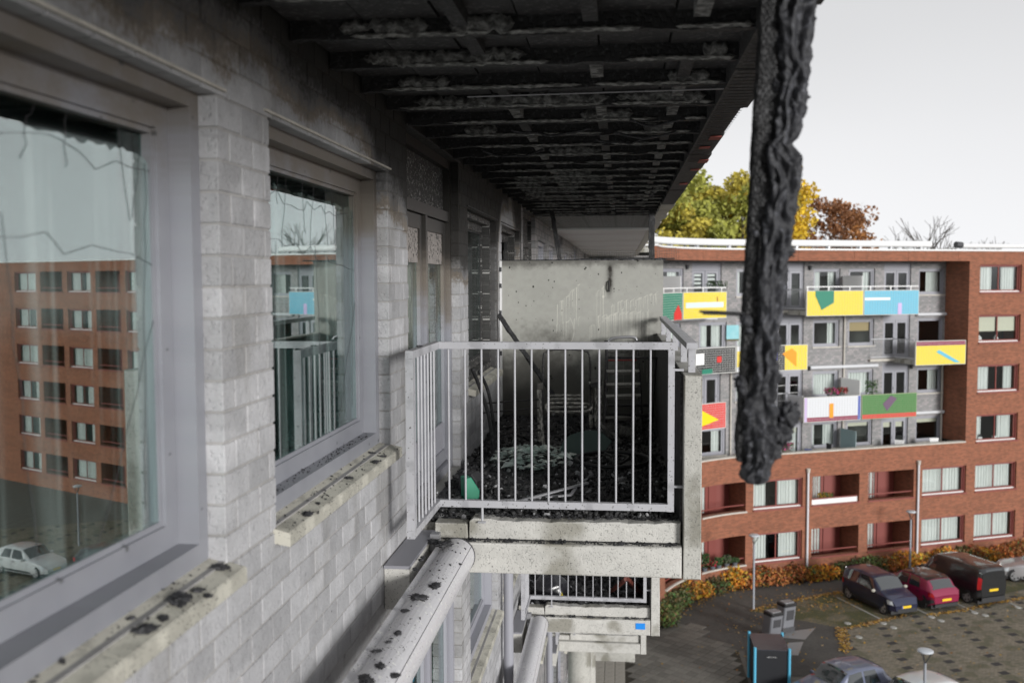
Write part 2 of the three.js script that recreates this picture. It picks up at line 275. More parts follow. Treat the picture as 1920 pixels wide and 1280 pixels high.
// module of 2.5 m: window, window, door, repeated; [far z, near z, foot, head, kind, level]
const openings = [];
for (const L of LEVELS) for (let i = -1; i < 17; i++) {
  const near = -1.25 - 2.5 * i, kind = ((i % 3) + 3) % 3 === 2 ? 'door' : 'window', fl = F + L * ST;
  openings.push({ z0: near - (i === 1 ? 1.95 : 2), z1: near, y0: fl + (kind === 'door' ? 0 : 0.64), y1: fl + (kind === 'door' ? 2.57 : 2.24), kind, L, i });
}
const hole = (o) => [o.z0, o.z1, o.y0, o.y1];
const ZB = -13.5, YB = F - 4.2, WT = F + 2.75;
{ // wall core: mortar colour near, brick texture far and low
  const near = new G(), far = new G();
  const put = (g, x1) => ([a, b, y0, y1]) => g.box(-0.3, x1, y0, y1, a, b);
  cells(ZB, 3.5, YB, WT, openings.map((o) => [o.z0 - 0.007, o.z1 + 0.007, o.y0 - 0.007, o.y1 + 0.007])).forEach(put(near, -0.004));
  cells(ZB, 3.5, 0, YB, openings.map(hole)).forEach(put(far, -0.002));
  cells(-44, ZB, 0, WT, openings.map(hole)).forEach(put(far, -0.002));
  obj('mortar_wall', zyUV(near), M.mortar, ours);
  obj('brick_wall', zyUV(far), M.grey, ours);
}
// bricks one by one: running bond 215 x 98 mm with recessed joints
{
  const r = rng(5), list = [], BH = 0.107, BL = 0.22, J = 0.010, JP = 0.011;
  const holes = openings.filter((o) => o.L >= -1).map(hole);
  const ph = new THREE.Vector3();
  for (let row = 0; ; row++) {
    const y0 = YB + row * BH + 0.004, y1 = y0 + BH - J; if (y1 > WT) break;
    for (let k = -4; ; k++) {
      const za = 0.6 - k * BL - (row & 1 ? BL / 2 : 0); if (za < ZB) break;
      let segs = [[Math.max(za - BL + JP, ZB), za]];
      for (const h of holes) if (h[2] < y1 - 0.02 && h[3] > y0 + 0.02) segs = segs.flatMap(([a, b]) => b <= h[0] || a >= h[1] ? [[a, b]] : [[a, Math.min(b, h[0])], [Math.max(a, h[1]), b]].filter(([p, q]) => q - p > 0.03));
      for (const [a, b] of segs) {
        if ((a + b) / 2 > -6 && y1 < F - 1.7) continue;
        ph.set(0, (y0 + y1) / 2, (a + b) / 2);
        const d = ph.distanceTo(EYE), q = ph.clone().project(camera), seen = Math.abs(q.x) < 1.05 && Math.abs(q.y) < 1.05;
        list.push({ a, b, y0, y1, size: seen ? (b - a) * 1.35 / d ** 3 : 0, tone: Math.floor(r() * 4), px: (r() - 0.5) * 0.003, c: 0.0015 + r() * 0.0015, j: [r(), r(), r(), r()].map((t) => (t - 0.5) * 0.004) });
      }
    }
  }
  list.sort((p, q) => q.size - p.size);
  const brick = (g, t) => {
    const X = t.px, c = t.c, A = [t.a + t.j[0] * 0.5, t.y0], B = [t.b + t.j[1] * 0.5, t.y1], X0 = -0.105;
    const f = [[X, A[1] + c, B[0] - c], [X, A[1] + c, A[0] + c], [X, B[1] - c, A[0] + c], [X, B[1] - c, B[0] - c]], e = [[X - c, A[1], B[0]], [X - c, A[1], A[0]], [X - c, B[1], A[0]], [X - c, B[1], B[0]]], k = e.map((p) => [X0, p[1], p[2]]);
    const uv = (p) => [p[2] + p[0], p[1]], Q = (...p) => g.quad(...p, ...p.map(uv));
    Q(...f); for (let i = 0; i < 4; i++) { const n = (i + 1) % 4; Q(e[i], e[n], f[n], f[i]); Q(k[i], k[n], e[n], e[i]); }
  };
  const wall = new THREE.Group(); wall.name = 'wall_face'; ours.add(wall);
  for (const t of list.slice(0, 300)) { const g = new G(); brick(g, t); obj('brick', g, M.brick[t.tone], wall); }
  for (let k = 0; k < 4; k++) { const g = new G(); for (const t of list.slice(300)) if (t.tone === k) brick(g, t); stuff(obj('brickwork', g, M.brick[k], wall)); }
}
// rooms behind the glass, floors and the roof
{
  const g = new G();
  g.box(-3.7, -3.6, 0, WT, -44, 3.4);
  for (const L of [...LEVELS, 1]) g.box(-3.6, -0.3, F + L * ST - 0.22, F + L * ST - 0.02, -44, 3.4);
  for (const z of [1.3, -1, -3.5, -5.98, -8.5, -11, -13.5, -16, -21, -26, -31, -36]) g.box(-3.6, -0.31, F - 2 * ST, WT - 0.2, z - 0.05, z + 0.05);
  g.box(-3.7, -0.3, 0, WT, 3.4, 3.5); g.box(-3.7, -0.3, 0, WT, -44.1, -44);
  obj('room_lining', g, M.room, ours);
  obj('roof', new G().box(-9, 2.0, WT + 0.06, WT + 0.42, -44.5, 4), M.concrete, ours);
}
// ---------------------------------------------------------------- windows and doors of the wing
const ring = (a0, a1, y0, y1, w, x0, x1) => { const g = new G(); ringBoxes(g, a0, a1, y0, y1, w, (q, a, b, c, d) => q.box(x0, x1, c, d, a, b)); return g; };
function crackLine(parent, z, y, pts, x = -0.1545, R = 0.0008) {  // dark split running over a pane
  const g = new G(); for (let i = 0; i + 1 < pts.length; i++) g.bar(V(x, y + pts[i][1], z + pts[i][0]), V(x, y + pts[i + 1][1], z + pts[i + 1][0]), R, 5);
  obj('crack', g, M.dark2, parent);
}
function wander(r, n, dz, dy, w) { const p = [[0, 0]]; for (let i = 1; i <= n; i++) p.push([dz * i / n + (r() - 0.5) * w, dy * i / n + (r() - 0.5) * w]); return p; }
for (const o of openings) {
  const { z0, z1, y0, y1, kind, L, i } = o, detail = L >= -1 && z1 > -14;
  if (L < -2 && z1 > -6) continue;
  const fl = F + L * ST, burnt = L === 0 && (i === 3), gone = L === 0 && (i === 4), P = detail && L === 0 ? M.paint : M.paintPlain;
  if (kind === 'window') {
    const w = obj('window', zyUV(ring(z0, z1, y0, y1, 0.07, -0.17, -0.065)), burnt || gone ? M.blister : P, ours);
    const sash = obj('sash', zyUV(ring(z0 + 0.07, z1 - 0.07, y0 + 0.07, y1 - 0.07, 0.08, -0.2, -0.14)), burnt || gone ? M.blister : P, w);
    const leafParts = [sash];
    if (detail) leafParts.push(obj('glazing_bead', zyUV(ring(z0 + 0.15, z1 - 0.15, y0 + 0.15, y1 - 0.15, 0.018, -0.19, -0.152)), burnt || gone ? M.char : P, w));
    if (L === 0 && i < 2 && i >= 0) {              // outer sheet broken off in a jagged line near the top; the inner sheet behind it is whole
      const r = rng(500 + i), s = new THREE.Shape(), a = z0 + 0.16, b = z1 - 0.16, yt = y1 - 0.16; s.moveTo(a + 0.012, y0 + 0.16); s.lineTo(b, y0 + 0.16); s.lineTo(b, yt - 0.07);
      const n = 70; for (let k = n - 1; k > 0; k--) { const t = k / n, z = lerp(a, b, t); s.lineTo(z + 0.008 * (r() - 0.5), yt - 0.05 - 0.04 * fb3(z * 5, i, 2, 2) - (k % 9 < 2 ? 0.02 : 0) * r() - 0.014 * r() - 0.03 * (1 - t)); } s.lineTo(a + 0.02, yt - 0.2); s.closePath();
      const g = new THREE.ExtrudeGeometry(s, { depth: 0.003, bevelEnabled: false }); g.rotateY(-Math.PI / 2); g.translate(-0.156, 0, 0); leafParts.push(obj('pane', g, M.glassDirty, w));
      leafParts.push(obj('inner_pane', new G().box(-0.186, -0.183, y0 + 0.16, y1 - 0.16, z0 + 0.16, z1 - 0.16), M.glassInner, w));
    } else if (!gone) leafParts.push(obj('pane', new G().box(-0.163, -0.159, y0 + 0.16, y1 - 0.16, z0 + 0.16, z1 - 0.16), M.glass, w));
    const cut = L === 0 && i === 0 ? [z0 - 0.02, -2.42, -0.9] : L === 0 && i === 1 ? [z0 - 0.03, -4.72, z1 + 0.03] : [z0 - 0.03, z1 + 0.03];
    for (let k = 0; k + 1 < cut.length; k++) {
      const a = cut[k] + 0.002, b = cut[k + 1] - 0.002, g = new G();
      const pr = [[-0.12, y0 + 0.015], [-0.12, y0 - 0.055], [0.065, y0 - 0.083], [0.065, y0 - 0.035], [0.058, y0 - 0.028]];
      for (let q = 0, c0 = 0; q < pr.length; q++) { const A = pr[q], B = pr[(q + 1) % pr.length], c1 = c0 + Math.hypot(A[0] - B[0], A[1] - B[1]); g.quad([A[0], A[1], a], [A[0], A[1], b], [B[0], B[1], b], [B[0], B[1], a], [a, c0], [b, c0], [b, c1], [a, c1]); c0 = c1; }
      for (const e of [a, b]) { const s = new THREE.Shape(pr.map((p) => new THREE.Vector2(p[0], p[1]))), h = new THREE.ShapeGeometry(s); h.translate(0, 0, e); g.add(h); }
      obj('sill', g, M.sill, w);
    }
    if (detail) {
      obj('lintel', new G().box(-0.1, 0.012, y1 - 0.0015, y1 + 0.008, z0 - 0.06, z1 + 0.06), L === 0 && z1 < -8 ? M.sootBoard : M.stone, w);
      const r = rng(40 + i);
      if (L === 0 && (i === 0 || i === 1)) {       // heat cracks along the upper edge and down the panes
        const yt = y1 - 0.17, zr = z0 + 0.17, zl = z1 - 0.17;
        crackLine(w, zr, yt - 0.42, wander(r, 14, zl - zr, 0.16, 0.07));
        crackLine(w, zr, yt - 0.12, wander(r, 16, (zl - zr) * 0.9, 0.02, 0.07));
        for (let q = 0; q < 9; q++) crackLine(w, lerp(zr, zl, (q + 0.5 * r()) / 9), yt, wander(r, 5, (r() - 0.5) * 0.15, -0.12 - 0.2 * r(), 0.03));
        crackLine(w, zr + 0.03, yt - 0.1, wander(r, 12, 0.06, -1.1, 0.03)); crackLine(w, lerp(zr, zl, 0.45), yt - 0.3, wander(r, 8, -0.1, -0.9, 0.02));
        crackLine(w, lerp(zr, zl, 0.8), yt - 0.3, wander(r, 8, 0.08, -0.95, 0.02)); crackLine(w, zr, yt - 0.6, wander(r, 6, 0.35, -0.62, 0.03));
        if (i === 0) {                             // the sash of the first window stands slightly ajar, hinged on its far side
          const hz = z0 + 0.08, hx = -0.17, a = 0.03, c = Math.cos(a), s = Math.sin(a);
          for (const m of [...leafParts, ...w.children.filter((q) => q.name === 'crack')]) { m.rotation.y = -a; m.position.set(hx - (hx * c - hz * s), 0, hz - (hx * s + hz * c)); }
        }
      }
      if (burnt) for (let q = 0; q < 6; q++) crackLine(w, lerp(z0, z1, 0.12 + 0.13 * q), y1 - 0.18, wander(r, 8, (r() - 0.5) * 0.3, -0.6 - 0.6 * r(), 0.04));
    }
  } else {
    const top = y0 + 2.1, zm = (z0 + z1) / 2, b0 = L === 0 && i === 2, b1 = L === 0 && i === 5, fm = b1 ? M.blister : P;
    const g = ring(z0, z1, y0 + 0.02, y1, 0.07, -0.17, -0.065); g.box(-0.17, -0.07, top - 0.03, top + 0.05, z0 + 0.07, z1 - 0.07); g.box(-0.17, -0.075, y0 + 0.09, top - 0.03, zm - 0.035, zm + 0.035);
    const w = obj('balcony_door', zyUV(g), fm, ours);
    obj('transom_panel', new G().box(-0.16, -0.12, top + 0.05, y1 - 0.07, z0 + 0.07, z1 - 0.07), b0 || b1 ? M.blister : M.paintPlain, w);
    for (const s of [0, 1]) {
      const a = s ? zm + 0.04 : z0 + 0.075, b = s ? z1 - 0.075 : zm - 0.04, yb = y0 + 0.1, yt = top - 0.035;
      const lf = ring(a, b, yb, yt, 0.1, -0.15, -0.1), leaf = obj('door_leaf', zyUV(lf), fm, w);
      obj('upper_panel', new G().box(-0.14, -0.115, y0 + 1.72, yt - 0.1, a + 0.1, b - 0.1), b0 ? M.pinkBurn : b1 ? M.blister : M.paintPlain, w);
      obj('lower_panel', new G().box(-0.14, -0.115, yb + 0.1, y0 + 0.42, a + 0.1, b - 0.1), M.paintPlain, w);
      obj('pane', new G().box(-0.13, -0.126, y0 + 0.42, y0 + 1.72, a + 0.1, b - 0.1), M.glass, w);
      if (b0) { const r = rng(90 + s); for (let q = 0; q < 3; q++) crackLine(w, lerp(a, b, 0.3 + 0.2 * q), y0 + 1.7, wander(r, 9, (r() - 0.5) * 0.4, -0.5 - 0.6 * r(), 0.06), -0.124); }
    }
    obj('threshold', new G().box(-0.16, 0.02, y0 - 0.03, y0 + 0.02, z0, z1), M.concrete, w);
    if (detail) obj('lintel', new G().box(-0.1, 0.012, y1 - 0.0015, y1 + 0.008, z0 - 0.06, z1 + 0.06), M.sootBoard, w);
  }
}
// what is left inside the flats: pale blinds and furniture that show dimly through the panes
{
  const g = new G(), r = rng(8);
  for (let k = 0; k < 7; k++) { const z = -3.95 - k * 0.09; g.box(-0.62, -0.6, F + 0.7, F + 1.25 + 0.2 * r(), z - 0.04, z); }
  const b = obj('vertical_blind', g, M.blind); tag(b, 'torn pale vertical blind slats hanging behind the second window', 'blind');
}
// ---------------------------------------------------------------- burnt soffit over the balcony
{
  const sf = new THREE.Group(); sf.name = 'soffit'; ours.add(sf);
  const yb = F + 2.56, r = rng(21);
  for (let k = 0; k < 6; k++) obj('deck_board', new G().box(0.005 + k * 0.312, 0.312 * (k + 1) - 0.004, yb + 0.088 - (k % 2) * 0.006, WT + 0.055, -15.3, 3.4), M.sootBoard, sf);
  const joistGeo = (z, s) => {
    const g = new THREE.BoxGeometry(1.86, 0.13, 0.052, 70, 5, 3), p = g.attributes.position, u = g.attributes.uv;
    for (let i = 0; i < p.count; i++) {
      const x = p.getX(i), y = p.getY(i), zz = p.getZ(i), e = fb3(x * 9 + s, y * 9, zz * 9, 4), low = sm(0.02, -0.075, y);
      p.setXYZ(i, x + 0.94, F + 2.635 + y + low * (0.02 * fb3(x * 3.1, s, 0.5, 4) + 0.014 * e), z + zz + 0.014 * e); u.setXY(i, x + s * 0.37, y + zz);
    }
    g.computeVertexNormals(); return g;
  };
  const ragged = (x0, x1, yTop, yBot, z, s, amp) => {  // torn, ash grey crust on the face of a joist
    const n = Math.max(8, Math.round((x1 - x0) / 0.007)), g = new THREE.PlaneGeometry(1, 1, n, 8), p = g.attributes.position, u = g.attributes.uv;
    for (let i = 0; i < p.count; i++) {
      const t = p.getX(i) + 0.5, v = p.getY(i) + 0.5, x = lerp(x0, x1, t), e = sm(0, 0.08, t) * sm(1, 0.92, t);
      const a = lerp((yTop + yBot) / 2, yTop + amp * (0.6 * fb3(x * 5, s, 1, 3) + 0.7 * fb3(x * 37, s, 1, 3)), e), b = lerp((yTop + yBot) / 2, yBot + amp * (0.7 * fb3(x * 4, s, 6, 3) + 0.6 * fb3(x * 33, s, 6, 3)), e);
      p.setXYZ(i, x, lerp(b, a, v), z + 0.016 * Math.sin(v * 3.14) * e + 0.007 * fb3(x * 30, v * 2 + s, 3, 3) + 0.004 * n3(x * 110, v * 7 + s, 7)); u.setXY(i, x, v * 0.1);
    }
    g.computeVertexNormals(); return g;
  };
  const runs = [[], [[0.7, 1.1]], [[0.28, 1.34]], [[0.23, 0.55], [0.62, 0.9]], [[0.18, 0.92], [1.68, 1.84]], [[0.2, 0.45], [1.6, 1.8]], [[0.1, 1.3], [1.36, 1.8]], [[1.1, 1.4]], [[0.3, 0.5], [1.5, 1.7]], [], [[0.8, 1.2]], []];
  let j = 0;
  for (let z = -2.34; z > -15.4; z -= 0.56, j++) {
    const jo = obj('joist', joistGeo(z, j * 7.3), M.char, sf);
    const set = runs[j % 12], far = j > 6;
    for (const [a, b] of set) obj('ash_crust', ragged(a + 0.1 * (r() - 0.5), b + 0.1 * (r() - 0.5), yb + 0.082, yb + 0.02, z + 0.036, j * 3.7 + a, far ? 0.035 : 0.055), M.ash, sf);
    for (let a = 0.06 + 0.3 * r(); a < 1.75;) { const b = Math.min(1.86, a + 0.45 + 1.1 * r()); obj('ash_edge', ragged(a, b, yb + 0.03, yb + 0.008, z + 0.028, j * 1.7 + a, 0.012), M.ashPale, sf); a = b + 0.02 + 0.35 * r() * r(); }
    for (const x of [0.72, 1.23, 1.65]) if (r() > 0.22 && j > 1) obj('noggin', new G().box(x - 0.03, x + 0.03, yb + 0.03, yb + 0.08, z - 0.50 + 0.1 * r(), z - 0.06), r() > 0.45 ? M.ash : M.char, sf);
  }
  obj('wire', new G().bar(V(0.55, yb - 0.012, -5.2), V(1.86, yb - 0.01, -5.16), 0.004, 6), M.galv, sf);
  // hanging shreds of roof felt
  for (const [x, z, l] of [[0.9, -6.4, 0.5], [1.35, -6.9, 0.35], [1.55, -6.1, 0.3], [0.55, -7.4, 0.45], [1.1, -14.6, 0.7], [1.5, -6.6, 0.4]]) { const pts = []; for (let k = 0; k <= 6; k++) pts.push(V(x + (k / 6 - 0.5) * l, yb - 0.01 - 0.035 * Math.sin(k / 6 * 3.14) * (0.5 + r()), z + 0.05 * (r() - 0.5))); obj('felt_shred', new G().path(pts, 0.009, 20, 5), M.charSoft, sf); }
  // eave box along the outer edge, scorched in front
  for (let k = 0; k < 18; k++) {
    const a = 1.6 - k * 1.05, jag = [0, 0, 0, 0, 0.012, -0.01, 0.02, -0.014, 0, 0.01][k % 10];
    obj('eave_board', new G().box(1.865, 2.03 + jag, F + 2.55 + (k % 3) * 0.002, WT + 0.06, a - 1.045, a), k < 14 ? M.sootBoard : M.stone, sf);
  }
  for (let k = 0; k < 90; k++) { const z = -3.1 - k * 0.085; obj('eave_groove', new G().box(1.88, 2.025, F + 2.5465, F + 2.549, z - 0.004, z + 0.004), M.dark, sf); if (k > 60) break; }
  const rp = std({ color: C(0.3, 0.06, 0.045), roughness: 0.7 });
  for (const [z, x, l] of [[-6.9, 1.97, 0.16], [-8.25, 2.0, 0.22], [-8.9, 1.98, 0.12], [-10.2, 1.96, 0.14], [-7.4, 1.94, 0.1]]) obj('paint_patch', new G().box(x - 0.03, x + 0.045, F + 2.541, F + 2.5455, z - l / 2, z + l / 2), rp, sf);
  obj('eave_board', new G().box(1.87, 2.03, F + 2.55, WT + 0.06, -44, -17.26), M.stone, sf);
  // grey boards that survived, then sound white planks
  for (let k = 0; k < 7; k++) obj('grey_board', new G().box(0.01, 1.86, yb, yb + 0.03, -15.4 - 0.5 * (k + 1) + 0.01, -15.4 - 0.5 * k), M.ash, sf);
  const pl = std({ map: colorTex(512, 512, (u, v) => { const s = sm(0.45, 0.75, fbm(u, v, 3, 5, 4)), t = 0.55 + 0.1 * (fbm(u, v, 24, 3, 6) - 0.5); return mix3([t, t * 0.96, t * 0.94], [0.2, 0.12, 0.11], s * 0.6); }, 9, 4), roughness: 0.6 });
  const rest = new G(); const lip = new G().box(0.01, 1.86, yb - 0.04, yb - 0.005, -18.98, -18.92); obj('board_edge', lip, M.white, sf);
  for (let k = 0; k < 82; k++) { const a = -19 - k * 0.305; if (k < 20) obj('plank', new G().box(0.01, 1.86, yb - 0.01, yb + 0.01, a - 0.3, a), pl, sf); else rest.box(0.01, 1.86, yb - 0.01, yb + 0.01, a - 0.3, a); }
  stuff(obj('planking', rest, pl, sf));
}
// ---------------------------------------------------------------- balconies, one storey lower at each step along the wing
const concreteGrime = M.concrete;
function extr(pts, z0, z1, bev = 0.006) {           // polygon in (x, y) drawn out from z0 (near) to z1
  const s = new THREE.Shape(pts.map(([x, y]) => new THREE.Vector2(x, y))), g = new THREE.ExtrudeGeometry(s, { depth: z0 - z1, bevelEnabled: bev > 0, bevelThickness: bev, bevelSize: bev, bevelOffset: -bev, bevelSegments: 2, steps: 1 });
  g.translate(0, 0, z1); return g;
}
function balcony(zf, fl, full) {
  const sl = obj('balcony_slab', box(0.02, 1.735, fl - 0.2, fl - 0.004, zf - 4.78, zf - 0.1), M.concrete, ours);
  // kerb with a worn, sagging top edge and the ledge below it
  { const r = rng(31), pts = [[0.372, fl - 0.078], [1.73, fl - 0.078]]; for (let k = 0; k <= 24; k++) { const x = 1.73 - k * (1.73 - 0.40) / 24; pts.push([x, fl + 0.05 - 0.012 * k / 24 + 0.012 * (r() - 0.5) + (k > 21 ? 0.012 : 0)]); } pts.push([0.376, fl + 0.035]); obj('kerb', extr(pts, zf, zf - 0.12), M.concreteL, sl); }
  obj('kerb', extr([[0.145, fl - 0.078], [0.366, fl - 0.078], [0.36, fl + 0.012], [0.345, fl + 0.02], [0.15, fl + 0.02]], zf + 0.0, zf - 0.12), M.concreteL, sl);
  obj('ledge', extr([[0.16, fl - 0.28], [1.732, fl - 0.28], [1.732, fl - 0.084], [0.16, fl - 0.084]], zf + 0.075, zf - 0.3, 0.01), M.concreteL, sl);
  obj('wall_ledge', box(0.004, 0.15, fl - 0.29, fl - 0.05, zf, zf + 0.8), M.concreteL, sl);
  obj('flashing', box(0.006, 0.155, fl - 0.048, fl - 0.03, zf, zf + 0.82), M.paintDoor, sl);
  const ra = new THREE.Group(); ra.name = 'balcony_railing'; ours.add(ra);
  const yt = fl + 1.2, yb = fl + 0.13, w = 0.022, zc = zf;
  const rail = (n, ...b) => obj(n, new G().box(...b), M.steel, ra);
  rail('top_rail', 0.145, 1.685, yt - 0.045, yt, zc - w, zc + w); rail('bottom_rail', 0.145, 1.645, yb, yb + 0.045, zc - w, zc + w); rail('stile', 1.645, 1.685, yb - 0.002, yt - 0.0455, zc - w, zc + w);
  rail('top_rail', 0.145, 0.19, yt - 0.045, yt, zc + w + 0.001, zc + 0.83); rail('bottom_rail', 0.145, 0.19, yb, yb + 0.045, zc + w + 0.001, zc + 0.83); rail('stile', 0.145, 0.19, yb + 0.046, yt - 0.046, zc + 0.785, zc + 0.83);
  const bg = new THREE.CylinderGeometry(0.0068, 0.0068, yt - yb - 0.09, 10);
  const bar = (x, z) => { const b = obj('bar', bg, M.steel, ra); b.position.set(x, (yt + yb) / 2, z); };
  for (let k = 0; k < 13; k++) bar(0.245 + k * 0.1075, zc);
  for (let k = 0; k < 7; k++) bar(0.168, zc + 0.1 + k * 0.1);
  obj('foot', new G().bar(V(0.46, fl + 0.03, zc), V(0.46, yb, zc), 0.009, 8).box(0.435, 0.485, fl + 0.03, fl + 0.04, zc - 0.03, zc + 0.03), M.steel, ra);
  obj('latch', new G().box(1.686, 1.742, fl + 0.28, fl + 0.293, zc - 0.012, zc + 0.012), M.steel, ra); obj('latch', new G().box(1.686, 1.742, fl + 1.02, fl + 1.033, zc - 0.012, zc + 0.012), M.steel, ra);
  const pa = obj('balcony_parapet', extr([[1.742, fl - 0.29], [1.853, fl - 0.29], [1.853, fl + 1.0], [1.742, fl + 1.0]], zf + 0.06, zf - 4.8, 0.007), full === 2 ? M.concrete : M.concreteL, ours);
  obj('lining', box(1.725, 1.739, fl + 0.0, fl + 0.985, zf - 4.6, zf - 0.05), full ? M.sootBoard : M.concrete, pa);
  if (full === 2) {
    obj('handrail', box(1.765, 1.835, fl + 1.15, fl + 1.19, zf - 4.6, zf - 0.1), M.steel, pa);
    for (const q of [0.14, 0.95, 2.1, 3.3, 4.45]) obj('handrail_post', box(1.778, 1.822, fl + 1.0, fl + 1.15, zf - q - 0.022, zf - q + 0.022), M.steel, pa);
  }
  return sl;
}
balcony(-6.3, F, 2); balcony(-12.7, F - ST, 1); balcony(-19.1, F - 2 * ST, 0);
for (const [zf, fl] of [[-25.5, F - 3 * ST]]) { obj('balcony_slab', box(0.02, 1.735, fl - 0.28, fl, zf - 4.7, zf), M.concrete, ours); }
{ // awning cassettes fixed below the balconies
  for (const [zf, fl, zn] of [[-6.3, F, -1.2], [-12.7, F - ST, -8.6]]) {
    const arc = (c, a0, a1, R, n) => { const o = []; for (let k = 0; k <= n; k++) { const a = lerp(a0, a1, k / n); o.push([c[0] + R * Math.cos(a), c[1] + R * Math.sin(a)]); } return o; };
    const cx = 0.31, cy = fl - 0.165, up = arc([cx, cy], 2.2, 0.62, 0.115, 9), dn = arc([cx, cy], 0.58, -1.6, 0.115, 12);
    const a = obj('awning_cassette', extr([[0.205, cy - 0.11], ...dn.slice().reverse(), [cx, cy]].map((p) => p), zn, zf + 0.12, 0), M.roll, ours);
    obj('upper_shell', extr([[0.205, cy - 0.1], [cx, cy + 0.004], ...up.slice().reverse(), [0.205, cy + 0.1]], zn, zf + 0.12, 0), M.roll, a);
    obj('end_cap', extr([...arc([cx, cy], -1.7, 2.5, 0.119, 20), [0.2, cy - 0.1]], zf + 0.12, zf + 0.108, 0), M.dark2, a);
    obj('bracket', box(0.155, 0.21, cy + 0.05, cy + 0.16, zf + 0.13, zf + 0.2), M.galv, a);
  }
}
// downpipes on the lower wall
for (const [z, top] of [[-11, F - 0.3], [-17.4, F - ST - 0.3]]) {
  const p = obj('downpipe', new G().bar(V(0.09, 0.1, z), V(0.09, top, z), 0.055, 16), M.paintPlain, ours);
  for (let k = 0; k < 4; k++) obj('pipe_clip', new G().bar(V(0.09, F - 3.9 - k * 2.7, z), V(0.09, F - 3.86 - k * 2.7, z), 0.06, 16).box(-0.01, 0.05, F - 3.89 - k * 2.7, F - 3.87 - k * 2.7, z - 0.01, z + 0.01), M.dark2, p);
}
for (const z of [-20.5, -24.5]) obj('column', new G().bar(V(0.5, 0, z), V(0.5, F - 2 * ST - 0.28, z), 0.24, 24), M.concrete, ours);
{ // privacy partition at the end of the balcony, with lime runs and scorch marks from the photograph
  const N = 1024, lime = new Float32Array(N * N), blk = new Float32Array(N * N), r = rng(3);   // masks: lime runs, black spatter
  const dab = (m, x, y, rad, a, ry = rad) => { for (let q = Math.max(0, Math.floor(y - ry - 1)); q <= Math.min(N - 1, y + ry + 1); q++) for (let p = Math.max(0, Math.floor(x - rad - 1)); p <= Math.min(N - 1, x + rad + 1); p++) { const d = Math.hypot((p - x) / rad, (q - y) / ry), k = a * sm(1.25, 0.75, d); if (k > m[q * N + p]) m[q * N + p] = k; } };
  const stroke = (m, x0, y0, x1, y1, w, a) => { const n = Math.ceil(Math.hypot(x1 - x0, y1 - y0)); for (let k = 0; k <= n; k++) { const t = k / n; dab(m, lerp(x0, x1, t), lerp(y0, y1, t), w * (0.75 + 0.5 * vn(k * 0.07, x0, 512)), a * (1 - 0.45 * t)); } };
  for (let k = 0; k < 130; k++) { const sz = 1 + 5 * r() ** 4; dab(blk, r() * N, Math.pow(r(), 1.7) * N * 0.8, sz, 1, sz * (0.8 + r())); }
  const run = (x0, y0, x1, y1, n, len) => {         // lime water that ran down from a stepped wet edge
    for (let k = 0; k < n; k++) {
      const t = Math.min(1, Math.max(0, (k + 1.2 * (r() - 0.5)) / n)), x = lerp(x0, x1, t) * N + 6 * (r() - 0.5), y = (lerp(y0, y1, t) + 0.015 * (r() - 0.5)) * N, l = len * N * (0.25 + 1.1 * r() * r());
      stroke(lime, x, y, x + 4 * (r() - 0.5), y + l, 0.9 + 1.9 * r() * r(), 0.5 + 0.5 * r()); if (r() > 0.3) stroke(lime, x, y, x + 8 + 10 * r(), y - 4 - 8 * r(), 1.2 + 1.4 * r(), 0.8);
    }
  };
  run(0.34, 0.27, 0.49, 0.14, 16, 0.2); run(0.585, 0.2, 0.66, 0.13, 6, 0.3); run(0.68, 0.27, 0.97, 0.2, 30, 0.12); run(0.55, 0.4, 0.75, 0.3, 18, 0.18); run(0.33, 0.39, 0.5, 0.34, 7, 0.14); run(0.6, 0.34, 0.92, 0.3, 30, 0.4);
  for (let k = 0; k < 30; k++) { const t = k / 30; dab(lime, (0.39 + 0.06 * Math.sin(t * 2.6)) * N, lerp(0.56, 0.34, t) * N, 2.4, 0.9); } dab(lime, 0.632 * N, 0.218 * N, 7, 1, 10);
  const marks = colorTex(N, N, (u, v0) => {
    const v = 1 - v0, n = fbm(u, v, 4, 5, 3) - 0.5, k = hsh((u * N) | 0, (v * N) | 0, 7) - 0.5, e = fbm(u, v, 40, 3, 9) - 0.5, t = 0.36 + 0.07 * n + 0.03 * k + 0.05 * e, o = Math.min(N - 1, Math.floor(v * N)) * N + Math.floor(u * N);
    let col = [t, t * 0.995, t * 0.92];
    const low = sm(0.36, 0.7, v + 0.4 * n + 0.22 * e + 0.09 * Math.sin(u * 8.5 - 0.6)); col = mix3(col, [0.055, 0.05, 0.042], low * 0.74);
    const sc = Math.exp(-(((u - 0.672 + 0.03 * (v - 0.1)) / (0.019 + 0.02 * Math.max(0, 0.1 - v))) ** 2)) * sm(0.0, 0.045, v + 0.04 * n) * sm(0.26, 0.13, v + 0.05 * e); col = mix3(col, [0.03, 0.026, 0.022], Math.min(1, 1.1 * sc * (0.95 + 1.2 * e)));
    const edge = sm(0.05, 0.0, v + 0.05 * n + 0.03 * e); col = mix3(col, [0.05, 0.046, 0.04], edge * 0.7);
    col = mix3(col, [0.62, 0.61, 0.55], lime[o] * 0.85); return mix3(col, [0.016, 0.015, 0.014], blk[o]);
  });
  const pm = std({ map: marks, roughness: 0.9, bumpMap: T.pore, bumpScale: 0.001 });
  const g = new G().box(0.035, 1.805, F - 0.02, F + 1.8, -11.1, -11), h = g.build(), p = h.attributes.position, u = h.attributes.uv;
  for (let i = 0; i < p.count; i++) u.setXY(i, (p.getX(i) - 0.035) / 1.77, (p.getY(i) - F + 0.02) / 1.82);
  pm.bumpMap = null; const pw = obj('partition', h, pm, ours);
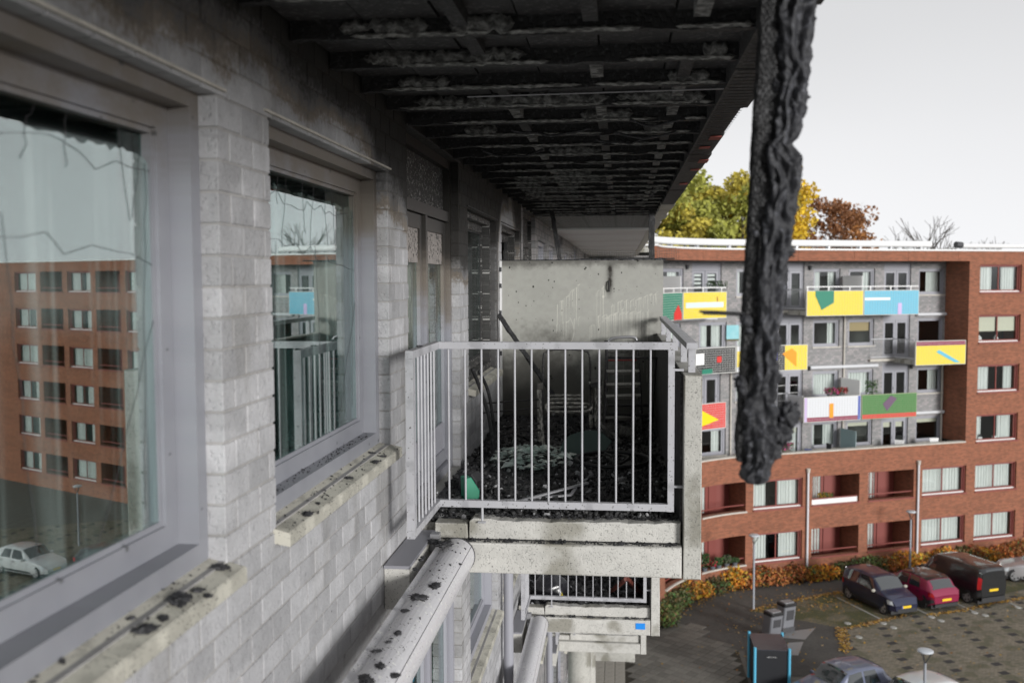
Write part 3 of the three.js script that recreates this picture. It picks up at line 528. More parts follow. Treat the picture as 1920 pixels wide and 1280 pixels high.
  obj('edge_strip', box(0.006, 0.033, F, F + 1.8, -11.09, -10.99), M.white, pw);
  for (const y of [0.75, 1.2, 1.5, 1.68]) obj('hinge', box(0.008, 0.03, F + y, F + y + 0.05, -10.99, -10.984), M.dark2, pw);
  obj('hook', new G().path([V(1.21, F + 1.57, -11), V(1.215, F + 1.56, -10.97), V(1.215, F + 1.49, -10.965), V(1.22, F + 1.46, -10.98)], 0.009, 10, 6), M.char, pw);
}

// ================================================================ the block across the car park: plan path in (s, y, d), d towards the car park
const TH = 24.1 * Math.PI / 180, RR = 8.3, PX = 7.75, PZ = -49.95, CX = PX + RR * Math.sin(TH), CZ = PZ + RR * Math.cos(TH);
function bend([s, y, d]) {
  if (s >= 0) return [PX + Math.cos(TH) * s + Math.sin(TH) * d, y, PZ - Math.sin(TH) * s + Math.cos(TH) * d];
  const a = TH - s / RR, R = RR - d; return [CX - R * Math.sin(a), y, CZ - R * Math.cos(a)];
}
const BG = () => new G(bend);
const sbox = (g, s0, s1, y0, y1, d0, d1) => g.box(s0, s1, y0, y1, d0, d1, 0.55);
const B1 = (...a) => sbox(BG(), ...a);
const opp = thing('brick_apartment_block', 'red and grey brick apartment block with colourful tiled balconies, curved at one end', 'building');
const FLR = (k) => 0.25 + ST * k, DW = -1.75, SE = -9.4, SR = 13.15, SX = 47, RT = 16.72;
const front = [];                                   // openings in the red front
const COLS = [-2, -1, 0, 1, 2, 3, 4, 5, 6, 7, 8, 9, 10, 11, 12], span = (c) => c === -1 ? [-3.06, -0.23] : c === -2 ? [-6.5, -3.6] : [0.2 + 3.4 * c + (c >= 4 ? 0.05 : 0), 3.05 + 3.4 * c];
const loggia = (c) => [-2, -1, 1, 2, 5, 7, 9, 11].includes(c);
for (const c of COLS) for (let k = 0; k < (c >= 4 ? 6 : 2); k++) { const [a, b] = span(c); front.push({ a, b, y0: FLR(k) + 0.85, y1: FLR(k) + 2.32, c, k }); }
const PAR = 6.5, FB = 16.2;
{
  const g = BG(), H = front.map((o) => [o.a, o.b, o.y0, o.y1]);
  cells(SE, SR, -0.3, PAR, H).forEach(([a, b, y0, y1]) => sbox(g, a, b, y0, y1, -0.3, 0));
  cells(SR, SX, -0.3, RT, H).forEach(([a, b, y0, y1]) => sbox(g, a, b, y0, y1, -0.3, 0));
  obj('red_front_wall', g, M.red, opp);
  obj('red_side_wall', B1(SR + 0.001, SR + 0.25, PAR - 0.02, FB - 0.004, DW - 0.3, -0.301), M.red, opp);
  // brick fascia in lengths with expansion joints
  const js = [SE, -6.2, -3.1, -0.6, 2.6, 5.9, 9.2, 12.4, SR];
  for (let i = 0; i + 1 < js.length; i++) obj('fascia', B1(js[i] + 0.006, js[i + 1] - 0.006, FB, RT, -0.25, 0.003), M.red, opp);
  obj('roof_coping', B1(SE, SX, RT + 0.004, RT + 0.09, -0.5, 0.06), M.white, opp);
  obj('roof', B1(SE, SX, FB + 0.25, RT - 0.05, -12, -0.3), M.concrete, opp);
  obj('eave_underside', B1(SE, SR, FB + 0.05, FB + 0.1, DW, -0.251), std({ color: C(0.3, 0.29, 0.29) }), opp);
  obj('parapet_coping', B1(SE, SR - 0.003, PAR + 0.003, PAR + 0.07, -0.34, 0.035), M.stone, opp);
  obj('terrace_floor', B1(SE, SR, FLR(2) - 0.25, FLR(2), DW - 0.3, -0.301), M.concrete, opp);
  const slabs = BG(); for (let k = 0; k < 6; k++) { sbox(slabs, SE, SX, FLR(k) - 0.24, FLR(k) - 0.01, -6, k < 2 ? -0.31 : DW - 0.31); if (k > 1) sbox(slabs, SR + 0.3, SX, FLR(k) - 0.24, FLR(k) - 0.01, DW - 0.30, -0.31); }
  sbox(slabs, SE, SX, 0, RT - 0.2, -6.2, -6.01); for (let s = -8; s < SX; s += 3.4) sbox(slabs, s, s + 0.1, 0, FLR(2) - 0.3, -6, -1.9); for (let s = SR + 0.5; s < SX; s += 3.4) sbox(slabs, s, s + 0.1, 6, RT - 0.7, -6, -1.9);
  sbox(slabs, SE - 0.1, SE, 0, RT - 0.1, -12, DW); sbox(slabs, SX, SX + 0.1, 0, RT - 0.1, -12, 0); sbox(slabs, SE, SX, 0, RT - 0.1, -12.1, -12);
  obj('inner_structure', slabs, M.room, opp);
}
// grey set-back wall with its windows and doors
const gw = [];
for (let k = 2; k < 6; k++) {
  const L = [['w', -7.6, -5.9], k === 5 ? ['w', -4.3, -2.6] : ['w', -4.3, -2.75], k === 5 || k === 3 ? ['d', -2.12, -0.6] : ['w', -1.72, -0.32], ['w', 0.15, 1.75], ['d', 2.5, 4.15], ['w', 4.72, 6.35], ['w', 6.9, 8.53], ['d', 9.12, 10.85], ['w', 11.36, 13.06]];
  for (const [t, a, b] of L) gw.push({ t, a, b, k, y0: FLR(k) + (t === 'd' ? 0.02 : 0.72), y1: FLR(k) + (t === 'd' ? 2.42 : 2.12) });
}
{ const g = BG(); cells(SE, SR, FLR(2), FB + 0.05, gw.map((o) => [o.a, o.b, o.y0, o.y1])).forEach(([a, b, y0, y1]) => sbox(g, a, b, y0, y1, DW - 0.3, DW)); obj('grey_rear_wall', g, M.grey, opp); }
function curtain(s0, s1, y0, y1, d, seed, mat, par) {   // pleated sheet
  const n = Math.max(6, Math.round((s1 - s0) / 0.035)), g = BG(), r = rng(seed), ph = r() * 6;
  const D = (s) => d + 0.028 * Math.sin(s * 34 + ph + 1.5 * Math.sin(s * 5 + ph)) + 0.012 * Math.sin(s * 71);
  for (let i = 0; i < n; i++) { const a = lerp(s0, s1, i / n), b = lerp(s0, s1, (i + 1) / n); g.quad([a, y0, D(a)], [b, y0, D(b)], [b, y1, D(b)], [a, y1, D(a)], [a, y0], [b, y0], [b, y1], [a, y1]); }
  obj('curtain', g, mat, par);
}
function frameRing(s0, s1, y0, y1, w, d0, d1) { const g = BG(); ringBoxes(g, s0, s1, y0, y1, w, (q, a, b, c, e) => sbox(q, a, b, c, e, d0, d1)); return g; }
const rw = rng(12);
for (const o of gw) {
  const { t, a, b, k, y0, y1 } = o, seed = Math.round(a * 50 + k * 700 + 900);
  if (t === 'w') {
    const w = obj('window', frameRing(a, b, y0, y1, 0.085, DW - 0.2, DW - 0.08), M.paintPlain, opp);
    obj('sash', frameRing(a + 0.085, b - 0.085, y0 + 0.085, y1 - 0.085, 0.07, DW - 0.2, DW - 0.12), M.paintPlain, w);
    obj('pane', B1(a + 0.15, b - 0.15, y0 + 0.15, y1 - 0.15, DW - 0.165, DW - 0.16), M.paneFar, w);
    obj('sill', B1(a - 0.04, b + 0.04, y0 - 0.07, y0 - 0.005, DW - 0.07, DW + 0.07), M.stone, w);
    const m = (k * 5 + Math.round(a * 3) + 100) % 6, m1 = a + 0.15, m2 = b - 0.15, yy = y0 + 0.12;
    if (k === 4 && a > 6.8 && a < 7) obj('roller_blind', B1(m1, m2, y1 - 0.62, y1 - 0.16, DW - 0.24, DW - 0.23), std({ color: C(0.4, 0.3, 0.16) }), w);
    else if (k === 5 && a > 11) curtain(m1 + 0.55, m2, yy, y1 - 0.1, DW - 0.32, seed, M.curt, w);
    else if (k === 3 && a > 4 && a < 7) curtain(m1, m2, yy, y1 - 0.1, DW - 0.32, seed, M.curt, w);
    else if (k === 2 && a > 6.8) obj('roller_blind', B1(m1, m2, y1 - 0.36, y1 - 0.16, DW - 0.24, DW - 0.23), M.blind, w);
    else if (k === 4 && a > 10) { /* bare dark window */ }
    else if (m < 2) { curtain(m1, m1 + 0.42, yy, y1 - 0.1, DW - 0.32, seed, M.curt, w); curtain(m2 - 0.42, m2, yy, y1 - 0.1, DW - 0.32, seed + 1, M.curt, w); }
    else if (m < 4) curtain(m2 - 0.4, m2, yy, y1 - 0.1, DW - 0.32, seed, M.curt, w);
    else { curtain(m1, m1 + 0.22, yy, y1 - 0.1, DW - 0.32, seed, M.curt, w); curtain(m2 - 0.55, m2, yy, y1 - 0.1, DW - 0.32, seed + 1, M.curt, w); }
  } else {
    const top = y0 + 2.0, sm_ = (a + b) / 2, w = obj('balcony_door', frameRing(a, b, y0, y1, 0.07, DW - 0.2, DW - 0.08), M.paintPlain, opp);
    obj('transom_panel', B1(a + 0.07, b - 0.07, top, y1 - 0.07, DW - 0.16, DW - 0.1), M.paintPlain, w);
    for (const [p, q] of [[a + 0.075, sm_ - 0.01], [sm_ + 0.01, b - 0.075]]) {
      obj('door_leaf', frameRing(p, q, y0 + 0.075, top - 0.01, 0.12, DW - 0.18, DW - 0.11), M.paintPlain, w);
      obj('pane', B1(p + 0.12, q - 0.12, y0 + 0.2, top - 0.13, DW - 0.16, DW - 0.155), M.paneFar, w);
      if (k === 5 && a < 0) for (let z = 0; z < 4; z++) obj('blind_band', B1(p + 0.12, q - 0.12, top - 0.28 - z * 0.2, top - 0.17 - z * 0.2, DW - 0.22, DW - 0.215), M.curt, w);
      if (k === 2) obj('roller_blind', B1(p + 0.12, q - 0.12, top - 0.42, top - 0.14, DW - 0.24, DW - 0.23), M.blind, w);
      if (k === 2 && a < 4) curtain(p + 0.12, q - 0.12, y0 + 0.2, top - 0.13, DW - 0.24, seed, M.curt, w);
      if (k === 3 && a < 4 && a > 0) for (let z = 0; z < 3; z++) obj('glazing_bar', B1(p + 0.12, q - 0.12, y0 + 0.6 + z * 0.4, y0 + 0.62 + z * 0.4, DW - 0.15, DW - 0.14), M.white, w);
      obj('door_handle', B1(q - 0.07, q - 0.045, y0 + 0.95, y0 + 1.08, DW - 0.1, DW - 0.06), M.galv, w);
    }
  }
}
// red front: windows, open loggias
for (const o of front) {
  const { a, b, y0, y1, c, k } = o, seed = (c + 3) * 31 + k * 7, mid = (a + b) / 2;
  if (!loggia(c)) {
    const w = obj('window', frameRing(a + 0.06, b - 0.06, y0 + 0.06, y1 - 0.06, 0.055, -0.26, -0.18), M.redPaint, opp);
    obj('mullion', B1(mid - 0.025, mid + 0.025, y0 + 0.116, y1 - 0.116, -0.25, -0.19), M.redPaint, w);
    for (const [p, q] of [[a + 0.115, mid - 0.026], [mid + 0.026, b - 0.115]]) obj('pane', B1(p, q, y0 + 0.116, y1 - 0.116, -0.225, -0.22), M.paneFar, w);
    const red = B1(a + 0.001, a + 0.059, y0 + 0.001, y1 - 0.001, -0.28, -0.1); sbox(red, b - 0.059, b - 0.001, y0 + 0.001, y1 - 0.001, -0.28, -0.1); sbox(red, a + 0.06, b - 0.06, y1 - 0.059, y1 - 0.001, -0.28, -0.1);
    obj('surround', red, M.redPaint, w);
    obj('sill', B1(a - 0.02, b + 0.03, y0 - 0.07, y0 - 0.002, -0.16, 0.07), M.redPaint, w); obj('inner_sill', B1(a + 0.07, b - 0.07, y0 + 0.002, y0 + 0.055, -0.178, -0.1), M.white, w);
    const x0 = a + 0.12, x1 = b - 0.12, yy = y0 + 0.1, yt = y1 - 0.1, d = -0.4, r = rng(seed), v = c === 4 ? [1, 1, 2, 2, 4, 3][k] : c === 0 ? [2, 2][k] : c === 3 ? [1, 1][k] : Math.floor(r() * 4);
    const dk = c === 4 && k === 5 ? M.curt : M.curt;
    if (v === 1) curtain(x0, x1, yy, yt, d, seed, r() > 0.5 || c === 3 ? M.curt : M.curt, w);
    else if (v === 2) { const gp = 0.3 + 0.25 * r(), cc = lerp(x0, x1, 0.38 + 0.2 * r()); curtain(x0, cc - gp, yy, yt, d, seed, dk, w); curtain(cc + gp, x1, yy, yt, d, seed + 3, dk, w); }
    else if (v === 4) { for (const [p, q] of [[x0, mid - 0.04], [mid + 0.04, x1]]) obj('roller_blind', B1(p, q, y1 - 0.9, y1 - 0.12, -0.32, -0.31), M.blind, w); }
    else { curtain(x0, x0 + 0.7 + 0.4 * r(), yy, yt, d, seed, dk, w); curtain(x1 - 0.9, x1, yy, yt, d, seed + 3, dk, w); }
  } else {
    const back = -1.6, lg = obj('loggia', B1(a - 0.1, b + 0.1, FLR(k) + 0.0, FLR(k) + 2.4, back - 0.1, back), M.redPaint, opp);
    const sd = B1(a - 0.1, a - 0.02, FLR(k), FLR(k) + 2.4, back + 0.001, -0.301); obj('side_wall', sd, M.red, lg); obj('side_wall', B1(b + 0.02, b + 0.1, FLR(k), FLR(k) + 2.4, back + 0.001, -0.301), M.red, lg);
    obj('ceiling', B1(a - 0.1, b + 0.1, FLR(k) + 2.35, FLR(k) + 2.4, back + 0.002, -0.302), std({ color: C(0.35, 0.33, 0.3) }), lg);
    const wa = a + 0.1, wb = lerp(a, b, 0.58); obj('frame', frameRing(wa, wb, FLR(k) + 0.5, FLR(k) + 2.25, 0.06, back + 0.002, back + 0.06), M.redPaint, lg);
    obj('pane', B1(wa + 0.06, wb - 0.06, FLR(k) + 0.56, FLR(k) + 2.19, back + 0.04, back + 0.045), M.paneFar, lg);
    curtain(wa + 0.07, wb - 0.07, FLR(k) + 0.56, FLR(k) + 2.19, back + 0.034 - 0.02, seed, M.curt, lg);
    obj('door', B1(wb + 0.15, Math.min(wb + 0.95, b - 0.05), FLR(k) + 0.05, FLR(k) + 2.2, back + 0.001, back + 0.05), M.redPaint, lg);
    obj('railing', B1(a + 0.002, b - 0.002, y0 + 0.26, y0 + 0.31, -0.18, -0.12), M.redPaint, lg);
    obj('sill', B1(a - 0.02, b + 0.03, y0 - 0.07, y0 - 0.002, -0.25, c < 0 ? 0.1 : 0.06), c < 0 ? M.stone : M.redPaint, lg);
    if (c === 1 && k === 1) obj('screen', B1(a + 0.03, b - 0.05, y0 + 0.002, y0 + 0.25, -0.13, -0.1), M.white, lg);
  }
}
// rain pipes
for (const s of [3.3, 10.07]) {
  const p0 = bend([s, 0, 0.09]), g = new G().bar(V(p0[0], 0.2, p0[2]), V(p0[0], 5.55, p0[2]), 0.06, 10), pi = obj('rain_pipe', g, M.whiteRail, opp);
  obj('hopper', new G().bar(V(p0[0], 5.5, p0[2]), V(p0[0], 5.72, p0[2]), 0.085, 10, 0.11), M.stone, pi);
}
for (const [s, y0, y1] of [[6.62, 6, 15.2], [-0.12, 6, 11], [13.0, 6, 11]]) { const p = bend([s, 0, DW + 0.07]); obj('rain_pipe', new G().bar(V(p[0], y0, p[2]), V(p[0], y1, p[2]), 0.045, 8), M.stone, opp); }
for (const [s, y] of [[1.9, 13.4], [4.5, 10.5], [10.95, 10.4], [4.45, 15.75], [-2.45, 15.8], [8.7, 7.9]]) { const p = bend([s, y, DW + 0.08]); obj('wall_lamp', new G().bar(V(p[0], y, p[2]), V(p[0], y + 0.22, p[2]), 0.06, 8, 0.1), M.dark2, opp); }
{ // white insulated ducts along the roof edge
  const duct = (s0, s1, y, d, r, m) => { const pts = []; for (let s = s0; s <= s1 + 1e-6; s += (s1 - s0) / 24) pts.push(V(...bend([s, y, d]))); return new G().path(pts, r, 60, 14); };
  const a = obj('roof_duct', duct(-9, 11.2, 17.1, -0.75, 0.17), M.white, opp); obj('roof_duct', duct(13.4, 30, 17.04, -0.9, 0.11), M.white, opp); obj('duct_cap', new G().bar(V(...bend([13.0, 17.1, -0.9])), V(...bend([13.4, 17.07, -0.9])), 0.17, 12), M.dark2, opp);
  const g = BG(); for (let s = -8.5; s < 11; s += 1.9) sbox(g, s, s + 0.12, RT + 0.09, 16.96, -0.85, -0.65); obj('duct_feet', g, M.galv, a);
}
// ---------------------------------------------------------------- balconies of the block with tiled parapets
const TILE = {}; const tileMat = (c) => TILE[c.join()] ??= std({ color: C(...c), roughness: 0.6 });
const Y = [0.82, 0.62, 0.006], BL = [0.11, 0.46, 0.64], GR = [0.02, 0.2, 0.13], RD = [0.62, 0.035, 0.03], BK = [0.012, 0.012, 0.014], WH = [0.66, 0.68, 0.72], MA = [0.24, 0.012, 0.06], DG = [0.05, 0.19, 0.045], PU = [0.13, 0.07, 0.13], OR = [0.8, 0.3, 0.005], LI = [0.55, 0.42, 0.68], BU = [0.06, 0.06, 0.42];
const grout = std({ color: C(0.55, 0.55, 0.52), roughness: 0.9 });
function panel(par, s0, s1, fl, color, shapes, groutM = grout) {   // 160 x 118 mm tiles with open joints on a concrete parapet
  const y0 = fl - 0.28, y1 = fl + 1.0;
  obj('parapet_panel', B1(s0, s1, y0, y1, -0.1, -0.012), groutM, par);
  const nx = Math.round((s1 - s0) / 0.162), ny = 11, dx = (s1 - s0 - 0.06) / nx, dy = (y1 - y0 - 0.06) / ny, by = {};
  for (let i = 0; i < nx; i++) for (let j = 0; j < ny; j++) {
    const a = s0 + 0.03 + i * dx, b = y0 + 0.03 + j * dy, u = (i + 0.5) / nx, v = (j + 0.5) / ny, c = typeof color === 'function' ? color(u, v, i, j, nx, ny) : color;
    (by[c.join()] ??= [c, BG()])[1].box(a + 0.009, a + dx - 0.009, b + 0.008, b + dy - 0.008, -0.011, 0.0);
  }
  for (const [c, g] of Object.values(by)) stuff(obj('tiles', g, tileMat(c), par));
  for (const [c, pts] of shapes ?? []) {            // coloured figures cut across the tiles
    const sh = new THREE.Shape(pts.map(([u, v]) => new THREE.Vector2(lerp(s0, s1, u), lerp(y0, y1, v)))), g = new THREE.ExtrudeGeometry(sh, { depth: 0.012, bevelEnabled: false }), p = g.attributes.position;
    for (let i = 0; i < p.count; i++) p.setXYZ(i, ...bend([p.getX(i), p.getY(i), p.getZ(i) + 0.002])); g.computeVertexNormals(); obj('tile_figure', g, tileMat(c), par);
  }
}
function farRail(par, pts, y0, y1, m) {             // barred railing through plan points (s, d)
  const g = BG();
  for (let i = 0; i + 1 < pts.length; i++) {
    const [a, b] = [pts[i], pts[i + 1]], L = Math.hypot(b[0] - a[0], b[1] - a[1]), n = Math.max(2, Math.round(L / 0.11));
    for (const y of [y0, y1]) { const A = V(...bend([a[0], y, a[1]])), B = V(...bend([b[0], y, b[1]])); const q = new G().bar(A, B, 0.025, 5); g.p.push(...q.p); g.n.push(...q.n); g.u.push(...q.u); }
    for (let k = 0; k <= n; k++) { const s = lerp(a[0], b[0], k / n), d = lerp(a[1], b[1], k / n), q = new G().bar(V(...bend([s, y0, d])), V(...bend([s, y1, d])), 0.009, 4); g.p.push(...q.p); g.n.push(...q.n); g.u.push(...q.u); }
  }
  obj('railing', g, m, par);
}
function farBalcony(s0, s1, k, barsLeft) {
  const fl = FLR(k), b = obj('balcony', B1(s0 + (barsLeft ? 0 : 0.02), s1 - 0.02, fl - 0.24, fl - 0.02, DW, -0.101), M.concrete, opp);
  if (barsLeft) farRail(b, [[s0 - 1.55, DW + 0.12], [s0 - 0.15, DW + 0.12], [s0 + 0.02, -0.15]], fl + 0.08, fl + 1.05, M.whiteRail);
  if (barsLeft) obj('door_step', B1(s0 - 1.6, s0 - 0.02, fl - 0.14, fl - 0.02, DW, DW + 0.18), M.stone, b);
  return b;
}
function topRail(par, s0, s1, fl) { const g = B1(s0, s1, fl + 1.17, fl + 1.22, -0.09, -0.03); for (let s = s0 + 0.04; s < s1; s += 1.25) sbox(g, s, s + 0.06, fl + 1.0, fl + 1.17, -0.09, -0.04); obj('handrail', g, M.white, par); }
{
  let b = farBalcony(-8.1, -1.48, 5); topRail(b, -8.1, -1.5, FLR(5));
  panel(b, -8.1, -4.72, FLR(5), GR, [[RD, [[0.74, 0.01], [0.74, 0.25], [0.87, 0.55], [0.97, 0.24], [0.97, 0.01]]]]);
  panel(b, -4.66, -1.48, FLR(5), Y); obj('tile_figure', B1(-4.45, -1.7, FLR(5) + 0.25, FLR(5) + 0.5, 0.001, 0.011), tileMat([0.62, 0.74, 0.74]), b); obj('tile_figure', B1(-2.12, -2.07, FLR(5) + 0.53, FLR(5) + 0.75, 0.001, 0.011), tileMat([0.3, 0.05, 0.02]), b);
  b = farBalcony(3.12, 9.94, 5, true); topRail(b, 3.12, 9.9, FLR(5));
  panel(b, 3.12, 6.5, FLR(5), Y, [[GR, [[0.15, 0.99], [0.47, 0.99], [0.47, 0.52], [0.26, 0.24], [0.15, 0.8]]]]); panel(b, 6.53, 9.94, FLR(5), BL, [[[0.8, 0.8, 0.78], [[0.01, 0.6], [0.47, 0.6], [0.47, 0.7], [0.01, 0.7]]], [LI, [[0.61, 0.02], [0.68, 0.02], [0.68, 0.48], [0.61, 0.48]]]]);
  b = farBalcony(-3.6, 3.23, 4); const wt = std({ color: C(0.6, 0.6, 0.58), roughness: 0.8 });
  panel(b, -3.6, -0.9, FLR(4), BK, [[[0.82, 0.82, 0.82], [[0.0, 0.38], [0.23, 0.38], [0.23, 0.8], [0.0, 0.8]]], [RD, [[0.56, 0.42], [0.67, 0.42], [0.67, 0.65], [0.56, 0.65]]], [GR, [[0.18, 0.02], [0.45, 0.02], [0.45, 0.2], [0.18, 0.2]]]], wt);
  panel(b, -0.86, -0.1, FLR(4), (u, v) => v > 0.2 && v < 0.8 ? Y : WH, null, wt);
  panel(b, -0.07, 3.23, FLR(4), (u) => u > 0.62 ? Y : u > 0.34 && u < 0.62 ? BK : Y, [[BU, [[0.3, 0.42], [0.46, 0.42], [0.46, 0.78], [0.3, 0.78]]], [OR, [[0.55, 0.66], [0.72, 0.86], [0.8, 0.7], [0.8, 0.14]]]]);
  b = farBalcony(9.8, 13.03, 4, true); panel(b, 9.8, 13.03, FLR(4), (u, v) => v > 0.81 ? MA : Y, [[BL, [[0.4, 0.54], [0.46, 0.62], [0.89, 0.08], [0.78, 0.08]]]]);
  b = farBalcony(-4.9, -1.46, 3); panel(b, -4.9, -1.46, FLR(3), RD, [[Y, [[0.5, 0.15], [0.86, 0.34], [0.5, 0.78]]]]);
  b = farBalcony(3.05, 9.94, 3, true);
  panel(b, 3.05, 6.46, FLR(3), (u, v) => u < 0.05 ? LI : u > 0.96 ? [0.03, 0.07, 0.4] : v < 0.18 ? MA : WH, [[OR, [[0.44, 0.15], [0.51, 0.15], [0.51, 0.72], [0.44, 0.72]]]]);
  panel(b, 6.52, 9.94, FLR(3), (u, v) => v < 0.18 ? RD : DG, [[PU, [[0.37, 0.6], [0.52, 0.93], [0.63, 0.8], [0.45, 0.3]]]], std({ color: C(0.3, 0.36, 0.22), roughness: 0.9 }));
  obj('side_panel', B1(3.051, 3.09, FLR(3) - 0.1, FLR(3) + 1.0, DW + 0.3, -0.102), M.whiteRail, b);
  // awning cassettes below the flats, white screens between neighbours
  for (const [s, e, k] of [[4.5, 8.7, 4], [4.5, 6.5, 3], [-4.6, -0.9, 5], [11.2, 13.1, 5], [11.2, 13.1, 3], [6.7, 9, 3]]) { const y = FLR(k) - 0.36, A = V(...bend([s, y, DW + 0.12])), Bq = V(...bend([e, y, DW + 0.12])); obj('awning_cassette', new G().bar(A, Bq, 0.09, 12), M.whiteRail, opp); }
  for (const [q, k] of [[6.5, 5], [-4.7, 5], [6.48, 3]]) obj('privacy_screen', B1(q - 0.02, q + 0.02, FLR(k), FLR(k) + 1.75, DW + 0.05, -0.12), M.milk, opp);
  obj('privacy_screen', B1(6.48, 6.51, FLR(2), FLR(2) + 1.75, DW + 0.05, -0.4), phy({ color: C(0.5, 0.62, 0.64), transmission: 0.5, roughness: 0.8, thickness: 0 }), opp);
}

// ================================================================ burnt things near the camera
function blob(r, seed, sx, sy, sz, amp = 0.35, det = 3, freq = 2.2) {   // lumpy charred mass
  const g = mergeVertices(new THREE.IcosahedronGeometry(1, det).deleteAttribute('normal').deleteAttribute('uv')), p = g.attributes.position, v = new THREE.Vector3(), uv = [];
  for (let i = 0; i < p.count; i++) { v.fromBufferAttribute(p, i); const k = 1 + amp * fb3(v.x * freq + seed, v.y * freq, v.z * freq - seed, 4) * 2; uv.push(v.x * r * sx + v.z * r * sz, v.y * r * sy); p.setXYZ(i, v.x * k * r * sx, v.y * k * r * sy, v.z * k * r * sz); }
  g.setAttribute('uv', new THREE.Float32BufferAttribute(uv, 2)); g.computeVertexNormals(); return g;
}
{ // charred beam hanging from the eave
  const zb = -3.2, P = (x, y, dz = 0) => at(x, y, 'z', zb + dz), top = P(1470, -60), hb = thing('charred_beam', 'long charred timber beam hanging down from the burnt eave', 'beam', top);
  const loc = (v) => v.clone().sub(top);
  const loft = (rows, n, amp, freq, seed, zr) => {   // rows: [y, x0, x1] pixel outline; elliptic section with lumps
    const N = 300, pos = [], uv = [], idx = [];
    for (let j = 0; j <= N; j++) {
      const t = j / N * (rows.length - 1), i = Math.min(rows.length - 2, Math.floor(t)), f = t - i, y = lerp(rows[i][0], rows[i + 1][0], f), x0 = lerp(rows[i][1], rows[i + 1][1], f), x1 = lerp(rows[i][2], rows[i + 1][2], f);
      const a = loc(P(x0, y)), b = loc(P(x1, y)), c = a.clone().add(b).multiplyScalar(0.5), R = a.distanceTo(b) / 2, cap = Math.min(1, Math.min(j, N - j) / 5);
      for (let k = 0; k <= n; k++) {
        const th = k / n * 2 * Math.PI, sq = 1 / Math.pow(Math.abs(Math.cos(th)) ** 3.2 + Math.abs(Math.sin(th)) ** 3.2, 1 / 3.2), nx = Math.cos(th) * sq, nz = Math.sin(th) * sq;
        const bil = (f, o) => 0.5 - Math.abs(n3(c.y * f + o, nx * 1.3 + seed, nz * 1.3 + o)) * 1.6, d = amp * (0.8 * fb3(c.y * freq + seed, nx * 1.4, nz * 1.4 + seed, 4) + 0.95 * bil(freq * 1.5, seed) + 0.45 * bil(freq * 3.4, seed + 5) + 0.1 * bil(freq * 9, seed + 9));
        pos.push(c.x + nx * (R * Math.sqrt(cap) + d * 0.7), c.y + d * 0.12, c.z + nz * (zr * Math.sqrt(cap) + d)); uv.push(k / n * 0.5, c.y);
      }
    }
    for (let j = 0; j < N; j++) for (let k = 0; k < n; k++) { const a = j * (n + 1) + k, b = a + n + 1; idx.push(a, b, a + 1, a + 1, b, b + 1); }
    const g = new THREE.BufferGeometry(); g.setAttribute('position', new THREE.Float32BufferAttribute(pos, 3)); g.setAttribute('uv', new THREE.Float32BufferAttribute(uv, 2)); g.setIndex(idx); g.computeVertexNormals(); return g;
  };
  obj('plank', loft([[-60, 1428, 1470], [100, 1420, 1465], [220, 1412, 1462], [330, 1408, 1460], [470, 1398, 1452], [600, 1392, 1440], [720, 1386, 1432], [800, 1380, 1424], [840, 1378, 1412], [866, 1382, 1398]], 40, 0.008, 7, 3, 0.028), M.charPlank, hb);
  obj('charred_face', loft([[-60, 1462, 1532], [0, 1466, 1524], [60, 1458, 1516], [130, 1464, 1512], [165, 1462, 1508], [220, 1458, 1500], [264, 1448, 1488], [275, 1436, 1478], [300, 1438, 1494], [345, 1446, 1492], [390, 1432, 1484], [440, 1430, 1480], [500, 1424, 1466], [560, 1420, 1464], [640, 1416, 1456], [700, 1412, 1452], [740, 1402, 1448], [770, 1396, 1452], [800, 1398, 1450], [840, 1398, 1452], [862, 1402, 1446], [880, 1394, 1438], [896, 1396, 1432], [906, 1402, 1420]], 72, 0.03, 8, 11, 0.05), M.charLump, hb);
  for (const [x, y, r, sd] of [[1476, 782, 0.034, 3], [1468, 808, 0.03, 8], [1484, 768, 0.022, 12], [1458, 820, 0.03, 17], [1448, 846, 0.026, 23]]) { const b = blob(r, sd, 1, 1.1, 0.9, 0.75, 4, 2.8), q = loc(P(x, y, 0.02)); b.translate(q.x, q.y, q.z); obj('char_lump', b, M.charLump, hb); }
  { const r = rng(808), edge = [[30, 1518], [100, 1514], [180, 1506], [250, 1492], [320, 1494], [400, 1482], [470, 1470], [540, 1464], [620, 1456], [700, 1450], [780, 1446], [850, 1440]];   // crumbs and curls along the burnt edge
    for (let k = 0; k < 46; k++) { const q = r() * 10.999, i = Math.floor(q), f = q - i, y = lerp(edge[i][0], edge[i + 1][0], f), x = lerp(edge[i][1], edge[i + 1][1], f) - 62 * Math.pow(r(), 1.6), p = loc(P(x, y, 0.045 * r())), b = blob(0.007 + 0.014 * r(), k * 3.1, 0.8 + 0.6 * r(), 1 + r(), 0.7, 0.8, 3, 2.9); b.rotateZ(r() * 3); b.translate(p.x, p.y, p.z); obj('char_lump', b, M.charLump, hb); }
    for (let k = 0; k < 9; k++) { const y = 60 + 800 * r(), x = 1384 + (1 - y / 860) * 40, a = loc(P(x + 20 * r(), y, 0.03)), b = a.clone().add(V((r() - 0.6) * 0.05, -0.05 - 0.06 * r(), 0.02)); obj('fibre', new G().path([a, a.clone().lerp(b, 0.5).add(V(0.01 * (r() - 0.5), 0, 0.01)), b], 0.0012, 8, 4), M.char, hb); } }
  const s = [P(1312, 584, 0.05), P(1350, 585, 0.04), P(1400, 588, 0.02)].map(loc); obj('splinter', new G().path(s, 0.0045, 10, 5).path(s.map((v) => V(v.x + 0.01, v.y - 0.007, v.z)), 0.0035, 10, 5), M.char, hb);
}
